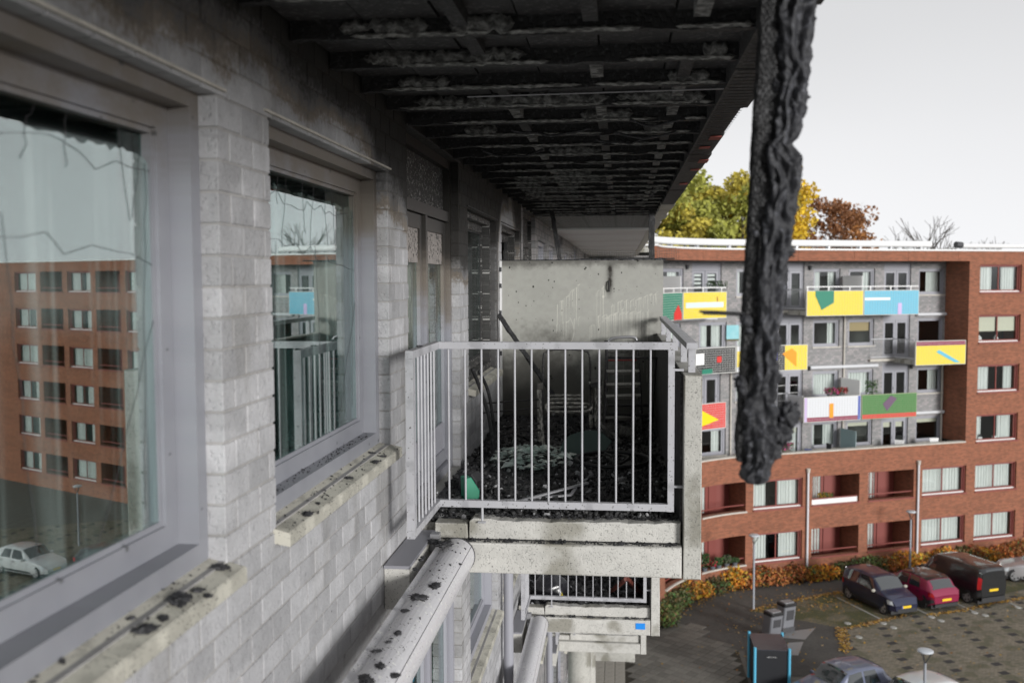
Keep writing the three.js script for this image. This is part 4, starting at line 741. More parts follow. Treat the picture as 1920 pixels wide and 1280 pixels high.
// charred uprights on the partition
for (const [x0, y0, x1, y1, w, lb] of [[1058, 540, 1031, 372, 0.062, 'slanting charred timber hanging from the soffit behind the wall end of the partition'], [1221, 540, 1223, 372, 0.08, 'upright charred timber hanging from the soffit behind the outer end of the partition']]) {
  const a = at(x0, y0, 'z', -14.5), b = at(x1, y1, 'z', -14.5);
  const g = new THREE.BoxGeometry(w, a.distanceTo(b) + 0.1, w, 4, 40, 4), p = g.attributes.position, u = g.attributes.uv;
  for (let i = 0; i < p.count; i++) { const X = p.getX(i), Yy = p.getY(i), Z = p.getZ(i), e = 0.02 * fb3(X * 12, Yy * 12, Z * 12 + x0, 4); p.setXYZ(i, X + e, Yy, Z + e); u.setXY(i, X + Z, Yy); }
  g.translate(0, (a.distanceTo(b) + 0.1) / 2, 0); g.computeVertexNormals();
  const o = obj('charred_post', g, M.char); o.position.copy(a); o.quaternion.setFromUnitVectors(V(0, 1, 0), b.clone().sub(a).normalize()); tag(o, lb, 'post');
}
{ // bird mesh along the top of the partition, with a crust of soot
  const g = new G(), r = rng(17), y0 = F + 1.8, up = (x) => 0.1 + 0.03 * Math.sin(x * 4) + 0.04 * Math.max(0, Math.sin(x * 2.6 - 1));
  for (let x = 0.05; x < 1.99; x += 0.026) g.bar(V(x, y0 + 0.005, -11.03 + 0.01 * Math.sin(x * 9)), V(x + 0.006 * (r() - 0.5), y0 + up(x), -11.02 + 0.02 * Math.sin(x * 7)), 0.0012, 4);
  for (let k = 0; k < 5; k++) { const pts = []; for (let x = 0.05; x <= 1.99; x += 0.1) pts.push(V(x, y0 + 0.008 + up(x) * k / 4.2, -11.03 + 0.012 * Math.sin(x * 8))); g.path(pts, 0.0012, 60, 4); }
  tag(obj('wire_mesh', g, M.burntSteel), 'bent square wire mesh standing along the top of the concrete partition', 'wire mesh');
  const c = new G(); for (let k = 0; k < 120; k++) { const x = 0.05 + 1.75 * (k / 120), s = 0.012 + 0.016 * r(); const b = blob(s, k, 1.8, x > 0.9 ? 0.8 : 0.35, 1.2, 0.4, 1); b.translate(x, y0 + 0.006, -11.05 + 0.05 * (r() - 0.5)); c.add(b); }
  stuff(tag(obj('charred_crust', c, M.charSoft), 'black charred crumbs on top of the concrete partition', 'char'));
  tag(obj('charred_lath', new G().box(1.25, 1.93, y0 + 0.012, y0 + 0.022, -11.1, -11.0), M.char), 'thin charred lath lying on the outer end of the partition', 'lath');
}
// ---------------------------------------------------------------- things left on the balcony
{
  const r = rng(99), n = 7000, geo = new THREE.IcosahedronGeometry(1, 0), im = new THREE.InstancedMesh(geo, std({ color: C(1, 1, 1), roughness: 0.62 }), n), m = new THREE.Matrix4(), q = new THREE.Quaternion(), e = new THREE.Euler(), col = new THREE.Color();
  for (let k = 0; k < n; k++) {
    const x = 0.03 + 1.68 * r(), z = -6.42 - 4.55 * Math.pow(r(), 1.35), heap = 0.05 + 0.05 * fb3(x * 3, z * 2, 4, 3) + 0.05 * sm(-9.6, -10.9, z), s = (0.006 + 0.02 * r() ** 2.2) * (z > -6.9 ? 0.8 : 1);
    m.compose(V(x, F + heap * r() + (z > -6.6 && x > 0.4 ? 0.03 : 0.005), z), q.setFromEuler(e.set(r() * 6, r() * 6, r() * 6)), V(s * (0.7 + r()), s * (0.4 + 0.5 * r()), s * (0.7 + r()))); im.setMatrixAt(k, m);
    const t = r() < 0.07 ? 0.2 + 0.3 * r() : 0.018 + 0.05 * r() * r(); im.setColorAt(k, col.setRGB(t, t, t * 1.03));
  }
  im.name = 'charred_debris'; im.castShadow = im.receiveShadow = true; scene.add(im); stuff(tag(im, 'black charred rubble covering the floor of the burnt balcony', 'debris'));
  const bed = new THREE.PlaneGeometry(1.7, 4.62, 60, 160), p = bed.attributes.position; for (let i = 0; i < p.count; i++) { const x = 0.875 + p.getX(i), z = -8.72 - p.getY(i); p.setXYZ(i, x, F + 0.012 + 0.03 * (fb3(x * 9, z * 9, 1, 4) + 0.5) + 0.05 * sm(-9.6, -10.9, z), z); } bed.computeVertexNormals();
  stuff(tag(obj('soot_bed', bed, M.charSoft), 'layer of wet soot under the rubble on the burnt balcony', 'soot'));
  // rubble on the balcony below
  const im2 = new THREE.InstancedMesh(geo, im.material, 2600), fl = F - ST;
  for (let k = 0; k < 2600; k++) { const x = 0.04 + 1.68 * r(), z = -12.82 - 3.5 * r(), s = 0.012 + 0.03 * r() ** 2; m.compose(V(x, fl + 0.005 + 0.05 * r(), z), q.setFromEuler(e.set(r() * 6, r() * 6, r() * 6)), V(s * (0.7 + r()), s * (0.4 + 0.5 * r()), s * (0.7 + r()))); im2.setMatrixAt(k, m); const t = r() < 0.08 ? 0.1 + 0.2 * r() : 0.012 + 0.03 * r() * r(); im2.setColorAt(k, col.setRGB(t, t, t * 1.05)); }
  im2.name = 'fallen_debris'; scene.add(im2); stuff(tag(im2, 'black burnt rubble fallen onto the balcony one floor down', 'debris'));
  tag(obj('soot_layer', box(0.03, 1.72, fl - 0.003, fl + 0.008, -17.4, -12.82), M.charSoft), 'soot layer on the floor of the balcony one storey down', 'soot').userData.kind = 'stuff';
  // crumbs along ledges, sills and the awning cassette
  const im3 = new THREE.InstancedMesh(geo, M.charSoft, 2200); let k3 = 0;
  const put = (x, y, z, s) => { m.compose(V(x, y, z), q.setFromEuler(e.set(r() * 6, r() * 6, r() * 6)), V(s * (0.7 + r()), s * 0.5, s * (0.7 + r()))); im3.setMatrixAt(k3++, m); };
  for (let k = 0; k < 620; k++) { const a = r(), cl = sm(-0.05, 0.3, fb3(a * 14, 2.5, 1, 3)); put(0.2 + 1.5 * a, F - 0.082 + 0.002, -6.3 + 0.07 * Math.pow(r(), 2.2), 0.002 + (0.004 + 0.01 * cl) * r()); }
  for (let k = 0; k < 260; k++) { const a = r(); put(0.42 + 1.3 * a, F + 0.052, -6.36 - 0.08 * r(), 0.004 + 0.009 * r()); }
  for (let k = 0; k < 300; k++) { const a = r(), b = (fb3(a * 9, 3, 1, 2) > 0.02); put(0.2 + 1.5 * a, F - ST - 0.08, -12.7 + 0.07 * r() ** 2, (b ? 0.012 : 0.004) * (0.5 + r())); }
  for (let k = 0; k < 130; k++) { const t = -5.65 + 1.9 * r(), f = 0.17 * r(); put(-0.1 + f, F + 0.64 + 0.012 - (f) * 0.235, t, 0.002 + 0.006 * r() ** 3); }
  for (let k = 0; k < 110; k++) { const t = -3.2 + 2.0 * r(), f = 0.17 * r(); put(-0.1 + f, F + 0.64 + 0.012 - (f) * 0.235, t, 0.002 + 0.006 * r() ** 3); }
  for (let k = 0; k < 120; k++) put(-0.075 - 0.06 * r(), F + 0.712, -5.6 + 1.7 * r(), 0.002 + 0.004 * r() ** 2);
  for (let k = 0; k < 120; k++) { const th = 0.75 + 1.4 * r(); put(0.31 + 0.116 * Math.cos(th), F - 0.165 + 0.116 * Math.sin(th), -6.15 + 3.4 * r(), 0.002 + 0.006 * r() ** 3); }
  im3.count = k3; im3.name = 'char_crumbs'; scene.add(im3); stuff(tag(im3, 'tiny black char crumbs scattered over sills, ledges and the awning cassette', 'char'));
}
{ // larger flakes of char, each where the photograph shows it
  const onSill = (px, py) => { let v = at(px, py, 'y', F + 0.63); for (let k = 0; k < 4; k++) v = at(px, py, 'y', F + 0.64 + 0.015 - 0.232 * (v.x + 0.12)); return v; };
  const onRoll = (px, py) => { const d = ray(px, py), ox = EYE.x - 0.31, oy = EYE.y - (F - 0.165), a = d.x * d.x + d.y * d.y, b = 2 * (ox * d.x + oy * d.y), c = ox * ox + oy * oy - 0.116 ** 2, t = (-b - Math.sqrt(Math.max(0, b * b - 4 * a * c))) / (2 * a); return EYE.clone().addScaledVector(d, t); };
  const flake = (p, s, seed, lb, grp) => { const b = blob(s, seed, 1.5, 0.45, 1.0, 0.95, 4, 3.1); b.rotateY(seed * 1.7); const o = obj('char_flake', b, M.charSoft); o.position.copy(p); o.position.y += s * 0.25; tag(o, lb, 'char flake', grp); };
  [[411, 1066, 0.02], [335, 1128, 0.03], [370, 1108, 0.013], [306, 1160, 0.014], [270, 1183, 0.022], [390, 1118, 0.011], [245, 1160, 0.009]].forEach(([x, y, s], i) => flake(onSill(x, y), s, i + 2, 'black char flake on the cream sill of the big cracked window', 'flakes on the sill below the big cracked window'));
  [[577, 965, 0.019], [653, 897, 0.014], [703, 867, 0.018], [718, 856, 0.012], [596, 944, 0.009], [697, 850, 0.011]].forEach(([x, y, s], i) => flake(onSill(x, y), s, i + 12, 'black char flake on the cream sill next to the balcony railing', 'flakes on the sill beside the balcony'));
  [[786, 1122, 0.03], [815, 1100, 0.026], [759, 1146, 0.014], [746, 1188, 0.015], [706, 1222, 0.014], [713, 1250, 0.018], [738, 1268, 0.017], [686, 1278, 0.026], [728, 1204, 0.01], [862, 1058, 0.009]].forEach(([x, y, s], i) => flake(onRoll(x, y), s, i + 22, 'black char flake on the white awning cassette', 'flakes on the awning cassette'));
  [[813, 1018, 0.03], [832, 1022, 0.034], [779, 1068, 0.013], [790, 1050, 0.013], [793, 1045, 0.01]].forEach(([x, y, s], i) => flake(at(x, y, 'y', F - 0.04), s, i + 42, 'black char clump on the ledge at the foot of the balcony railing', 'char clumps on the balcony ledge'));
  const t = obj('char_flake', blob(0.012, 77, 1.6, 0.5, 1, 0.5, 2), M.charSoft); t.position.copy(at(786, 646, 'x', 0.165)); t.position.y = F + 1.207; tag(t, 'black char flake lying on the top rail of the balcony railing', 'char flake');
}
const bal = (px, py, z) => at(px, py, 'z', z), flo = (px, py, h = 0.05) => at(px, py, 'y', F + h);
{ // glass: shards heap and one big bent piece
  const gm = phy({ color: C(0.75, 0.88, 0.83), transmission: 0.55, roughness: 0.12, ior: 1.7, thickness: 0 }), r = rng(71), g = new G(), c0 = flo(1000, 862);
  for (let k = 0; k < 420; k++) {
    const a = r() * 6.28, q = Math.sqrt(r()), x = c0.x + 0.36 * q * Math.cos(a), z = c0.z + 0.55 * q * Math.sin(a), y = F + 0.06 + 0.06 * (1 - q) + 0.03 * r(), s = 0.02 + 0.06 * r() * r();
    const h = new THREE.BufferGeometry(), pts = []; for (let i = 0; i < 3; i++) { const b = i * 2.1 + r(); pts.push(x + s * Math.cos(b), y + (r() - 0.5) * s * 0.9, z + s * Math.sin(b)); }
    h.setAttribute('position', new THREE.Float32BufferAttribute(pts, 3)); h.computeVertexNormals(); g.add(h);
  }
  stuff(tag(obj('glass_shards', g, gm), 'heap of pale green broken window glass on the balcony floor', 'glass'));
  const s = new THREE.Shape(); const o = flo(1092, 850, 0.06); s.moveTo(-0.19, 0); s.quadraticCurveTo(-0.2, 0.11, -0.12, 0.17); s.quadraticCurveTo(0.02, 0.24, 0.15, 0.22); s.lineTo(0.26, 0.12); s.lineTo(0.2, 0.03); s.lineTo(0.05, -0.01); s.closePath();
  const pg = new THREE.ExtrudeGeometry(s, { depth: 0.005, bevelEnabled: false }); pg.rotateX(-0.6); const po = obj('glass_fragment', pg, phy({ color: C(0.12, 0.17, 0.155), transmission: 0.3, roughness: 0.3, thickness: 0 })); po.position.copy(o); tag(po, 'large sooty curved fragment of window glass leaning on the rubble', 'glass');
}
{ // tyre-like hose ring, pipes, cans
  const c = flo(1150, 866), t = new THREE.TorusGeometry(0.31, 0.016, 8, 60); t.rotateX(Math.PI / 2); t.scale(1, 1, 1.15); const o = obj('bicycle_tyre', t, M.dark); o.position.copy(c); o.position.y = F + 0.075; tag(o, 'black bicycle tyre lying flat on the rubble', 'tyre');
  const h = obj('hose', new G().path([flo(1135, 858), flo(1150, 868), flo(1165, 862), flo(1178, 872), flo(1160, 878), flo(1140, 872)].map((v, i) => (v.y = F + 0.09 + 0.02 * (i % 2), v)), 0.012, 40, 7), M.blackSteel); tag(h, 'loop of burnt hose inside the bicycle tyre', 'hose');
  const p = obj('bent_pipe', new G().path([bal(1127, 797, -9.6), bal(1150, 815, -9.5), bal(1163, 828, -9.4), bal(1160, 848, -9.3)], 0.017, 24, 8), M.burntSteel); tag(p, 'bent grey pipe curving down beside the ladder', 'pipe');
  const can = (px, py, z, lb, R, L, a) => { const g = new THREE.CylinderGeometry(R, R * 0.92, L, 18, 1, true); g.rotateZ(a); const q = obj('metal_can', g, M.burntSteel); q.position.copy(bal(px, py, z)); q.position.y = F + 0.06 + R; tag(q, lb, 'can'); };
  can(1146, 835, -9.7, 'burnt can standing at the foot of the ladder', 0.06, 0.15, 0.1); can(1172, 832, -9.6, 'burnt can lying on its side next to the bicycle tyre', 0.058, 0.13, 1.3);
}
{ // stepladder
  const z = -10.3, la = thing('stepladder', 'burnt aluminium stepladder leaning against the partition, rungs partly charred', 'ladder', V(0, 0, 0)), B = (n, a, b, r, m) => obj(n, new G().bar(a, b, r, 8), m, la);
  const tl = bal(1138, 640, -10.75), bl = bal(1134, 852, -9.9), tr = bal(1195, 640, -10.75), br = bal(1204, 838, -10.1); bl.y = br.y = F + 0.02;
  B('rail', bl, tl, 0.019, M.blackSteel); B('rail', br, tr, 0.019, M.blackSteel);
  const L = (t) => [bl.clone().lerp(tl, t), br.clone().lerp(tr, t)], redm = std({ color: C(0.35, 0.03, 0.03), roughness: 0.5 });
  for (const [t, m] of [[0.18, 0], [0.40, 0], [0.52, 0], [0.66, 0], [0.79, 1], [0.88, 2]]) {
    const [a, b] = L(t); if (m) { B('rung', a, b, 0.008, m === 1 ? redm : M.burntSteel); continue; }
    const d = b.clone().sub(a), g = new THREE.BoxGeometry(d.length(), 0.055, 0.03); g.rotateX(0.9); const q = obj('step', g, M.ashTube, la); q.position.copy(a).lerp(b, 0.5); q.quaternion.setFromUnitVectors(V(1, 0, 0), d.normalize());
  }
  obj('hoop', new G().path([bal(1140, 650, -10.75), bal(1143, 637, -10.75), bal(1168, 632, -10.75), bal(1192, 634, -10.75), bal(1194, 650, -10.75)], 0.016, 24, 8), M.galv, la);
  B('brace', bal(1140, 670, -10.4), bal(1232, 671, -10.5), 0.013, M.blackSteel); B('brace', bal(1138, 760, -10.0), bal(1216, 760, -10.2), 0.016, M.blackSteel); B('brace', bal(1140, 776, -10.0), bal(1214, 778, -10.2), 0.016, M.blackSteel);
  const b2a = bal(1229, 672, -10.6), b2b = bal(1222, 850, -10.6); b2b.y = F + 0.02; B('rear_leg', b2b, b2a, 0.016, M.blackSteel);
}
{ // two garden chairs of bent tube, stripped by the fire
  const ch = thing('garden_chair', 'stacked tube frames of burnt garden chairs against the partition', 'chair', V(0, 0, 0)), t = (n, pts, r, m = M.ashTube) => obj(n, new G().path(pts, r, 30, 8), m, ch), z = -10.0;
  t('seat_tube', [bal(1027, 772, z), bal(1023, 764, z), bal(1032, 756, z - 0.2), bal(1080, 756, z - 0.2), bal(1103, 757, z - 0.2), bal(1108, 768, z), bal(1098, 771, z), bal(1027, 772, z)], 0.014); t('seat_tube', [bal(1028, 748, z - 0.2), bal(1090, 748, z - 0.2)], 0.013); t('seat_tube', [bal(1028, 741, z - 0.3), bal(1090, 741, z - 0.3)], 0.011); t('seat_tube', [bal(1030, 763, z - 0.1), bal(1100, 763, z - 0.1)], 0.012);
  t('back_tube', [bal(1017, 800, z), bal(1018, 700, z - 0.3), bal(1021, 662, z - 0.4), bal(1026, 657, z - 0.4), bal(1100, 658, z - 0.4), bal(1105, 664, z - 0.4), bal(1106, 720, z - 0.3), bal(1108, 775, z)], 0.013, M.blackSteel);
  for (const [x, w] of [[1108, 0.02], [1118, 0.018], [1126, 0.02]]) { const a = bal(x, 715, z - 0.3), b = bal(x, 830, z - 0.3); b.y = F + 0.04; t('leg', [a, a.clone().lerp(b, 0.5), b], w); }
  obj('armrest', new G().add((() => { const a = bal(1118, 718, z - 0.25), g = new THREE.BoxGeometry(0.11, 0.05, 0.3); g.rotateZ(0.2); g.translate(a.x, a.y, a.z); return g; })()), M.blackSteel, ch);
  const c2 = thing('garden_chair', 'overturned tube garden chair with curved legs beside the brick wall', 'chair', V(0, 0, 0)), u = (n, pts, r, m = M.ashTube) => obj(n, new G().path(pts, r, 30, 8), m, c2), y = -9.2;
  u('leg', [bal(1012, 722, y), bal(1015, 790, y), bal(1022, 850, y), bal(1034, 895, y)], 0.015); { const a = bal(1010, 730, y - 0.2), b = bal(1012, 846, y - 0.2); b.y = F + 0.05; u('leg', [a, a.clone().lerp(b, 0.5), b], 0.017); }
  obj('leg_cap', (() => { const a = bal(1013, 724, y), g = new THREE.BoxGeometry(0.05, 0.06, 0.05); g.translate(a.x, a.y, a.z); return g; })(), M.burntSteel, c2);
  u('cross_bar', [bal(912, 756, y), bal(960, 752, y), bal(1018, 748, y)], 0.007, M.blackSteel); u('cross_bar', [bal(905, 774, y), bal(960, 769, y), bal(1018, 764, y)], 0.007, M.blackSteel);
  u('cross_bar', [bal(926, 807, y), bal(970, 796, y), bal(1012, 794, y)], 0.011, M.blackSteel); u('cross_bar', [bal(926, 821, y), bal(970, 808, y), bal(1022, 806, y)], 0.011, M.blackSteel);
  const p1 = [bal(886, 692, -8.9), bal(899, 725, -8.8), bal(915, 775, -8.7), bal(922, 815, -8.6), bal(924, 850, -8.5), bal(917, 902, -8.3)], p2 = [bal(898, 695, -9.1), bal(914, 730, -9), bal(925, 790, -8.9), bal(928, 830, -8.8), bal(927, 860, -8.7)];
  const bp = thing('bent_poles', 'pair of blistered bent poles leaning on the brick wall below the charred window', 'pole', V(0, 0, 0)); obj('pole', new G().path(p1, 0.017, 40, 8), M.char, bp); obj('pole', new G().path(p2, 0.015, 40, 8), M.char, bp);
}
{ // leaning charred batten, lock box, green box, window profile
  const a = bal(935, 590, -10.85), b = bal(1090, 818, -10.1), d = b.clone().sub(a), L = d.length(), g = new THREE.BoxGeometry(0.042, L, 0.042, 3, 60, 3), p = g.attributes.position, u = g.attributes.uv;
  for (let i = 0; i < p.count; i++) { const e = 0.013 * fb3(p.getX(i) * 30, p.getY(i) * 14, p.getZ(i) * 30, 3); u.setXY(i, p.getX(i) + p.getZ(i), p.getY(i)); p.setXYZ(i, p.getX(i) + e, p.getY(i), p.getZ(i) + e); } g.computeVertexNormals();
  const o = obj('charred_batten', g, M.char); o.position.copy(a).lerp(b, 0.5); o.quaternion.setFromUnitVectors(V(0, 1, 0), d.normalize()); tag(o, 'charred batten leaning diagonally across the partition', 'batten');
  const gp = flo(874, 934, 0.02), sh = new THREE.Shape([[-0.03, 0], [0.055, 0], [0.06, 0.07], [0.0, 0.165], [-0.035, 0.16]].map(([x, y]) => new THREE.Vector2(x, y))), gg = new THREE.ExtrudeGeometry(sh, { depth: 0.1, bevelEnabled: true, bevelSize: 0.006, bevelThickness: 0.006, bevelSegments: 2 }); gg.rotateY(0.5);
  const gb = obj('green_box', gg, std({ color: C(0.03, 0.27, 0.16), roughness: 0.45 })); gb.position.copy(gp); tag(gb, 'small green plastic box standing on the balcony rubble', 'box');
  const kb = obj('black_box', (() => { const s = new THREE.Shape([[-0.07, 0.02], [0.06, 0], [0.07, 0.08], [0.03, 0.13], [-0.06, 0.12]].map(([x, y]) => new THREE.Vector2(x, y))), q = new THREE.ExtrudeGeometry(s, { depth: 0.12, bevelEnabled: true, bevelSize: 0.008, bevelThickness: 0.008, bevelSegments: 1 }); q.rotateY(-0.3); return q; })(), M.dark); kb.position.copy(flo(890, 916, 0.03)); tag(kb, 'black plastic box next to the small green box', 'box');
  const pr = thing('window_profile', 'pair of white metal window profiles lying on the rubble behind the railing', 'profile', V(0, 0, 0)), A = flo(905, 941, 0.04), Bq = flo(1102, 905, 0.09), Cc = flo(1070, 928, 0.05), D = flo(965, 941, 0.05);
  const flat = (s, e, w) => { const dd = e.clone().sub(s), q = new THREE.BoxGeometry(dd.length(), 0.012, w), m = obj('bar', q, M.steel, pr); m.position.copy(s).lerp(e, 0.5); m.quaternion.setFromUnitVectors(V(1, 0, 0), dd.normalize()); };
  flat(A, Cc, 0.03); flat(D, Bq, 0.028); flat(Cc, flo(1080, 914, 0.07), 0.02);
}
{ // on the balcony one storey down
  const fl = F - ST, q = (px, py, h) => at(px, py, 'y', fl + h);
  const bg = obj('rubbish_bag', (() => { const b = blob(0.2, 5, 1.15, 0.85, 0.9, 0.3, 4, 1.6); return b; })(), phy({ color: C(0.02, 0.02, 0.024), roughness: 0.25 })); bg.position.set(0.42, fl + 0.15, -13.15); tag(bg, 'black rubbish bag behind the railing of the lower balcony', 'bag');
  const y = obj('yellow_scrap', blob(0.035, 9, 1, 1.2, 0.6, 0.4, 2), std({ color: C(0.8, 0.62, 0.03) })); y.position.copy(q(1051, 1116, 0.08)); tag(y, 'bright yellow scrap next to the black rubbish bag', 'scrap');
  const tr = thing('wooden_trestle', 'dark red wooden trestle on the lower balcony', 'trestle', V(0, 0, 0)), ap = q(1175, 1085, 0.45), wood = std({ color: C(0.12, 0.03, 0.02), roughness: 0.6 });
  for (const [x, yy] of [[1142, 1112], [1202, 1112], [1196, 1098]]) { const e = q(x, yy, 0.01), dd = e.clone().sub(ap), g = new THREE.BoxGeometry(0.07, dd.length(), 0.04), o = obj('leg', g, wood, tr); o.position.copy(ap).lerp(e, 0.5); o.quaternion.setFromUnitVectors(V(0, 1, 0), dd.normalize()); }
  const tp = obj('tape', box(-0.06, 0.06, -0.04, 0.04, 0, 0.002), std({ color: C(0.01, 0.25, 0.8), roughness: 0.5 })); tp.position.copy(at(1201, 1174, 'z', -12.61)); tag(tp, 'torn blue tape stuck on the concrete edge of the lower balcony', 'tape');
  const pc = thing('glazed_screen', 'white framed green glass screen on the lowest balcony', 'screen', V(0, 0, 0)), f2 = F - 2 * ST; obj('frame', box(0.25, 1.7, f2 + 0.07, f2 + 0.14, -19.15, -19.08), M.white, pc); obj('glass', box(0.3, 1.66, f2 + 0.14, f2 + 0.9, -19.12, -19.11), std({ color: C(0.02, 0.1, 0.07), roughness: 0.2 }), pc);
}

// ================================================================ the ground between the wings
const gp = (px, py, h = 0) => at(px, py, 'y', h);
function sheet(pts, y, m, name, round) {            // flat polygon from ground points, uv in metres
  const s = new THREE.Shape(); const P = round ? new THREE.CatmullRomCurve3(pts.map((p) => V(p.x, 0, p.z)), true, 'catmullrom', 0.2).getPoints(120) : pts;
  P.forEach((p, i) => i ? s.lineTo(p.x, -p.z) : s.moveTo(p.x, -p.z)); const g = new THREE.ShapeGeometry(s); g.rotateX(-Math.PI / 2); g.translate(0, y, 0);
  const a = g.attributes.position, u = g.attributes.uv; for (let i = 0; i < a.count; i++) { const X = a.getX(i), Z = a.getZ(i); u.setXY(i, X * 0.91 - Z * 0.41, X * 0.41 + Z * 0.91); } return struct(name, g, m);
}
{
  const g = new THREE.PlaneGeometry(700, 700); g.rotateX(-Math.PI / 2); const u = g.attributes.uv, p = g.attributes.position; for (let i = 0; i < u.count; i++) u.setXY(i, p.getX(i), p.getZ(i));
  struct('ground', g, std({ map: T.tile, color: C(0.8, 0.8, 0.78), roughness: 0.95 }));
}
const pave = std({ map: T.pav, roughness: 0.9 }), moss = std({ map: T.moss, roughness: 0.95 }), asph = std({ map: T.asph, roughness: 0.9 });
sheet([V(10.9, 0, -44.0), V(14.27, 0, -46.02), V(19.08, 0, -49.16), V(33, 0, -58.5), V(48, 0, -50), V(40, 0, -24), V(11, 0, -24), V(10.6, 0, -38)], 0.004, pave, 'car_park');
sheet([V(7.35, 0, -46.0), V(8.49, 0, -46.95), V(9.87, 0, -47.86), V(11.01, 0, -48.62), V(12.15, 0, -49.3), V(16.6, 0, -51.3), V(24, 0, -54.3), V(31, 0, -57.5), V(19.1, 0, -49.2), V(14.27, 0, -46.05), V(11.1, 0, -44.05)], 0.008, moss, 'parking_bays');
{ // dark asphalt path that follows the hedge round the bend
  const hedge = [V(3.0, 0, -41.5), V(3.3, 0, -44.6), V(4.3, 0, -46.5), V(5.3, 0, -48.0), V(6.5, 0, -49.1), V(8, 0, -49.8), V(10, 0, -50.8), V(12.2, 0, -51.6), V(22.2, 0, -55.6), V(32, 0, -60)];
  sheet([...hedge, V(31, 0, -57.6), V(24, 0, -54.35), V(16.6, 0, -51.35), V(12.15, 0, -49.35), V(11.01, 0, -48.67), V(9.87, 0, -47.9), V(8.49, 0, -47), V(7.3, 0, -46.05), V(6.9, 0, -44.5), V(6.6, 0, -41)], 0.012, asph, 'path');
  sheet([gp(1408, 1146), V(11.0, 0, -44.1), V(10.5, 0, -41.1), V(10.4, 0, -38.5), V(6.3, 0, -38.5), V(6.6, 0, -43.5)], 0.016, std({ map: T.asph, color: C(0.85, 0.85, 0.85), roughness: 0.9 }), 'container_apron');
}
{ // paving slabs one by one where they are large enough in the picture
  const pv = struct('pavement', new THREE.BufferGeometry().copy(box(0.35, 6.2, 0.001, 0.006, -44.2, -36.5).build()), std({ color: C(0.045, 0.04, 0.03), roughness: 0.95 }));
  const tm = [1, 0.86, 1.12].map((k) => std({ map: T.tile, color: C(k, k, k * 0.98), roughness: 0.9 })), lm = std({ map: T.tile, color: C(2.1, 2.1, 2.05), roughness: 0.9 }), geo = new G().box(-0.19, 0.19, 0, 0.03, -0.19, 0.19).build(), r = rng(4);
  let n = 0; const rest = new G();
  const c = Math.cos(0.6), s = Math.sin(0.6);
  for (let i = -14; i < 24; i++) for (let j = -14; j < 24; j++) {
    const X = 2.6 + (i * c - j * s) * 0.4, Z = -40.3 + (i * s + j * c) * 0.4; if (X < 1.75 || X > 6 || Z > -36.8 || Z < -43.9 || (X > 5.0 && Z < -42)) continue;
    const px = V(X, 0, Z).project(camera); if (Math.abs(px.y) > 1.02) continue;
    if (n++ < 300) { const o = obj('paving_slab', geo, tm[Math.floor(r() * 3)], pv); o.position.set(X, 0.004 + 0.006 * r(), Z); o.rotation.y = -0.6; }
  }
  let m = 0; for (let z = -36.8; z > -44; z -= 0.4) for (let x = 0.55; x < 1.6; x += 0.4) { const o = obj('light_slab', geo, lm, pv); o.position.set(x + 0.0, 0.005 + 0.004 * r(), z); m++; }
}
{ // painted bay lines, white stones, steel plates
  const wm = std({ color: C(0.36, 0.36, 0.34), roughness: 0.9 });
  const line = (a, b, w) => { const d = b.clone().sub(a).setY(0).normalize(), n = V(-d.z, 0, d.x).multiplyScalar(w / 2), y = 0.015; const g = new G(); const q = (p) => [p.x, y, p.z]; g.quad(q(a.clone().add(n)), q(a.clone().sub(n)), q(b.clone().sub(n)), q(b.clone().add(n)), [0, 0], [0, 0], [0, 0], [0, 0]); struct('bay_line', g, wm); };
  line(gp(1570, 1120), gp(1662, 1166), 0.1); line(gp(1706, 1136), gp(1752, 1157), 0.1); line(gp(1795, 1132), gp(1835, 1150), 0.1); line(gp(1882, 1125), gp(1918, 1141), 0.1);
  for (const [x, y] of [[1590, 1169], [1657, 1169], [1676, 1177], [1747, 1157], [1765, 1164], [1828, 1149], [1848, 1154], [1611, 1195], [1909, 1139]]) { const p = gp(x, y); const o = struct('marker_stone', new THREE.CylinderGeometry(0.14, 0.15, 0.03, 14), wm); o.position.set(p.x, 0.022, p.z); }
  const pl = std({ color: C(0.28, 0.285, 0.29), roughness: 0.45, metalness: 0.3 });
  sheet([[1462, 1196], [1478, 1185], [1530, 1178], [1510, 1200]].map(([x, y]) => gp(x, y)), 0.03, pl, 'steel_plate'); sheet([[1478, 1206], [1507, 1204], [1497, 1230], [1470, 1228]].map(([x, y]) => gp(x, y)), 0.03, pl, 'steel_plate');
}
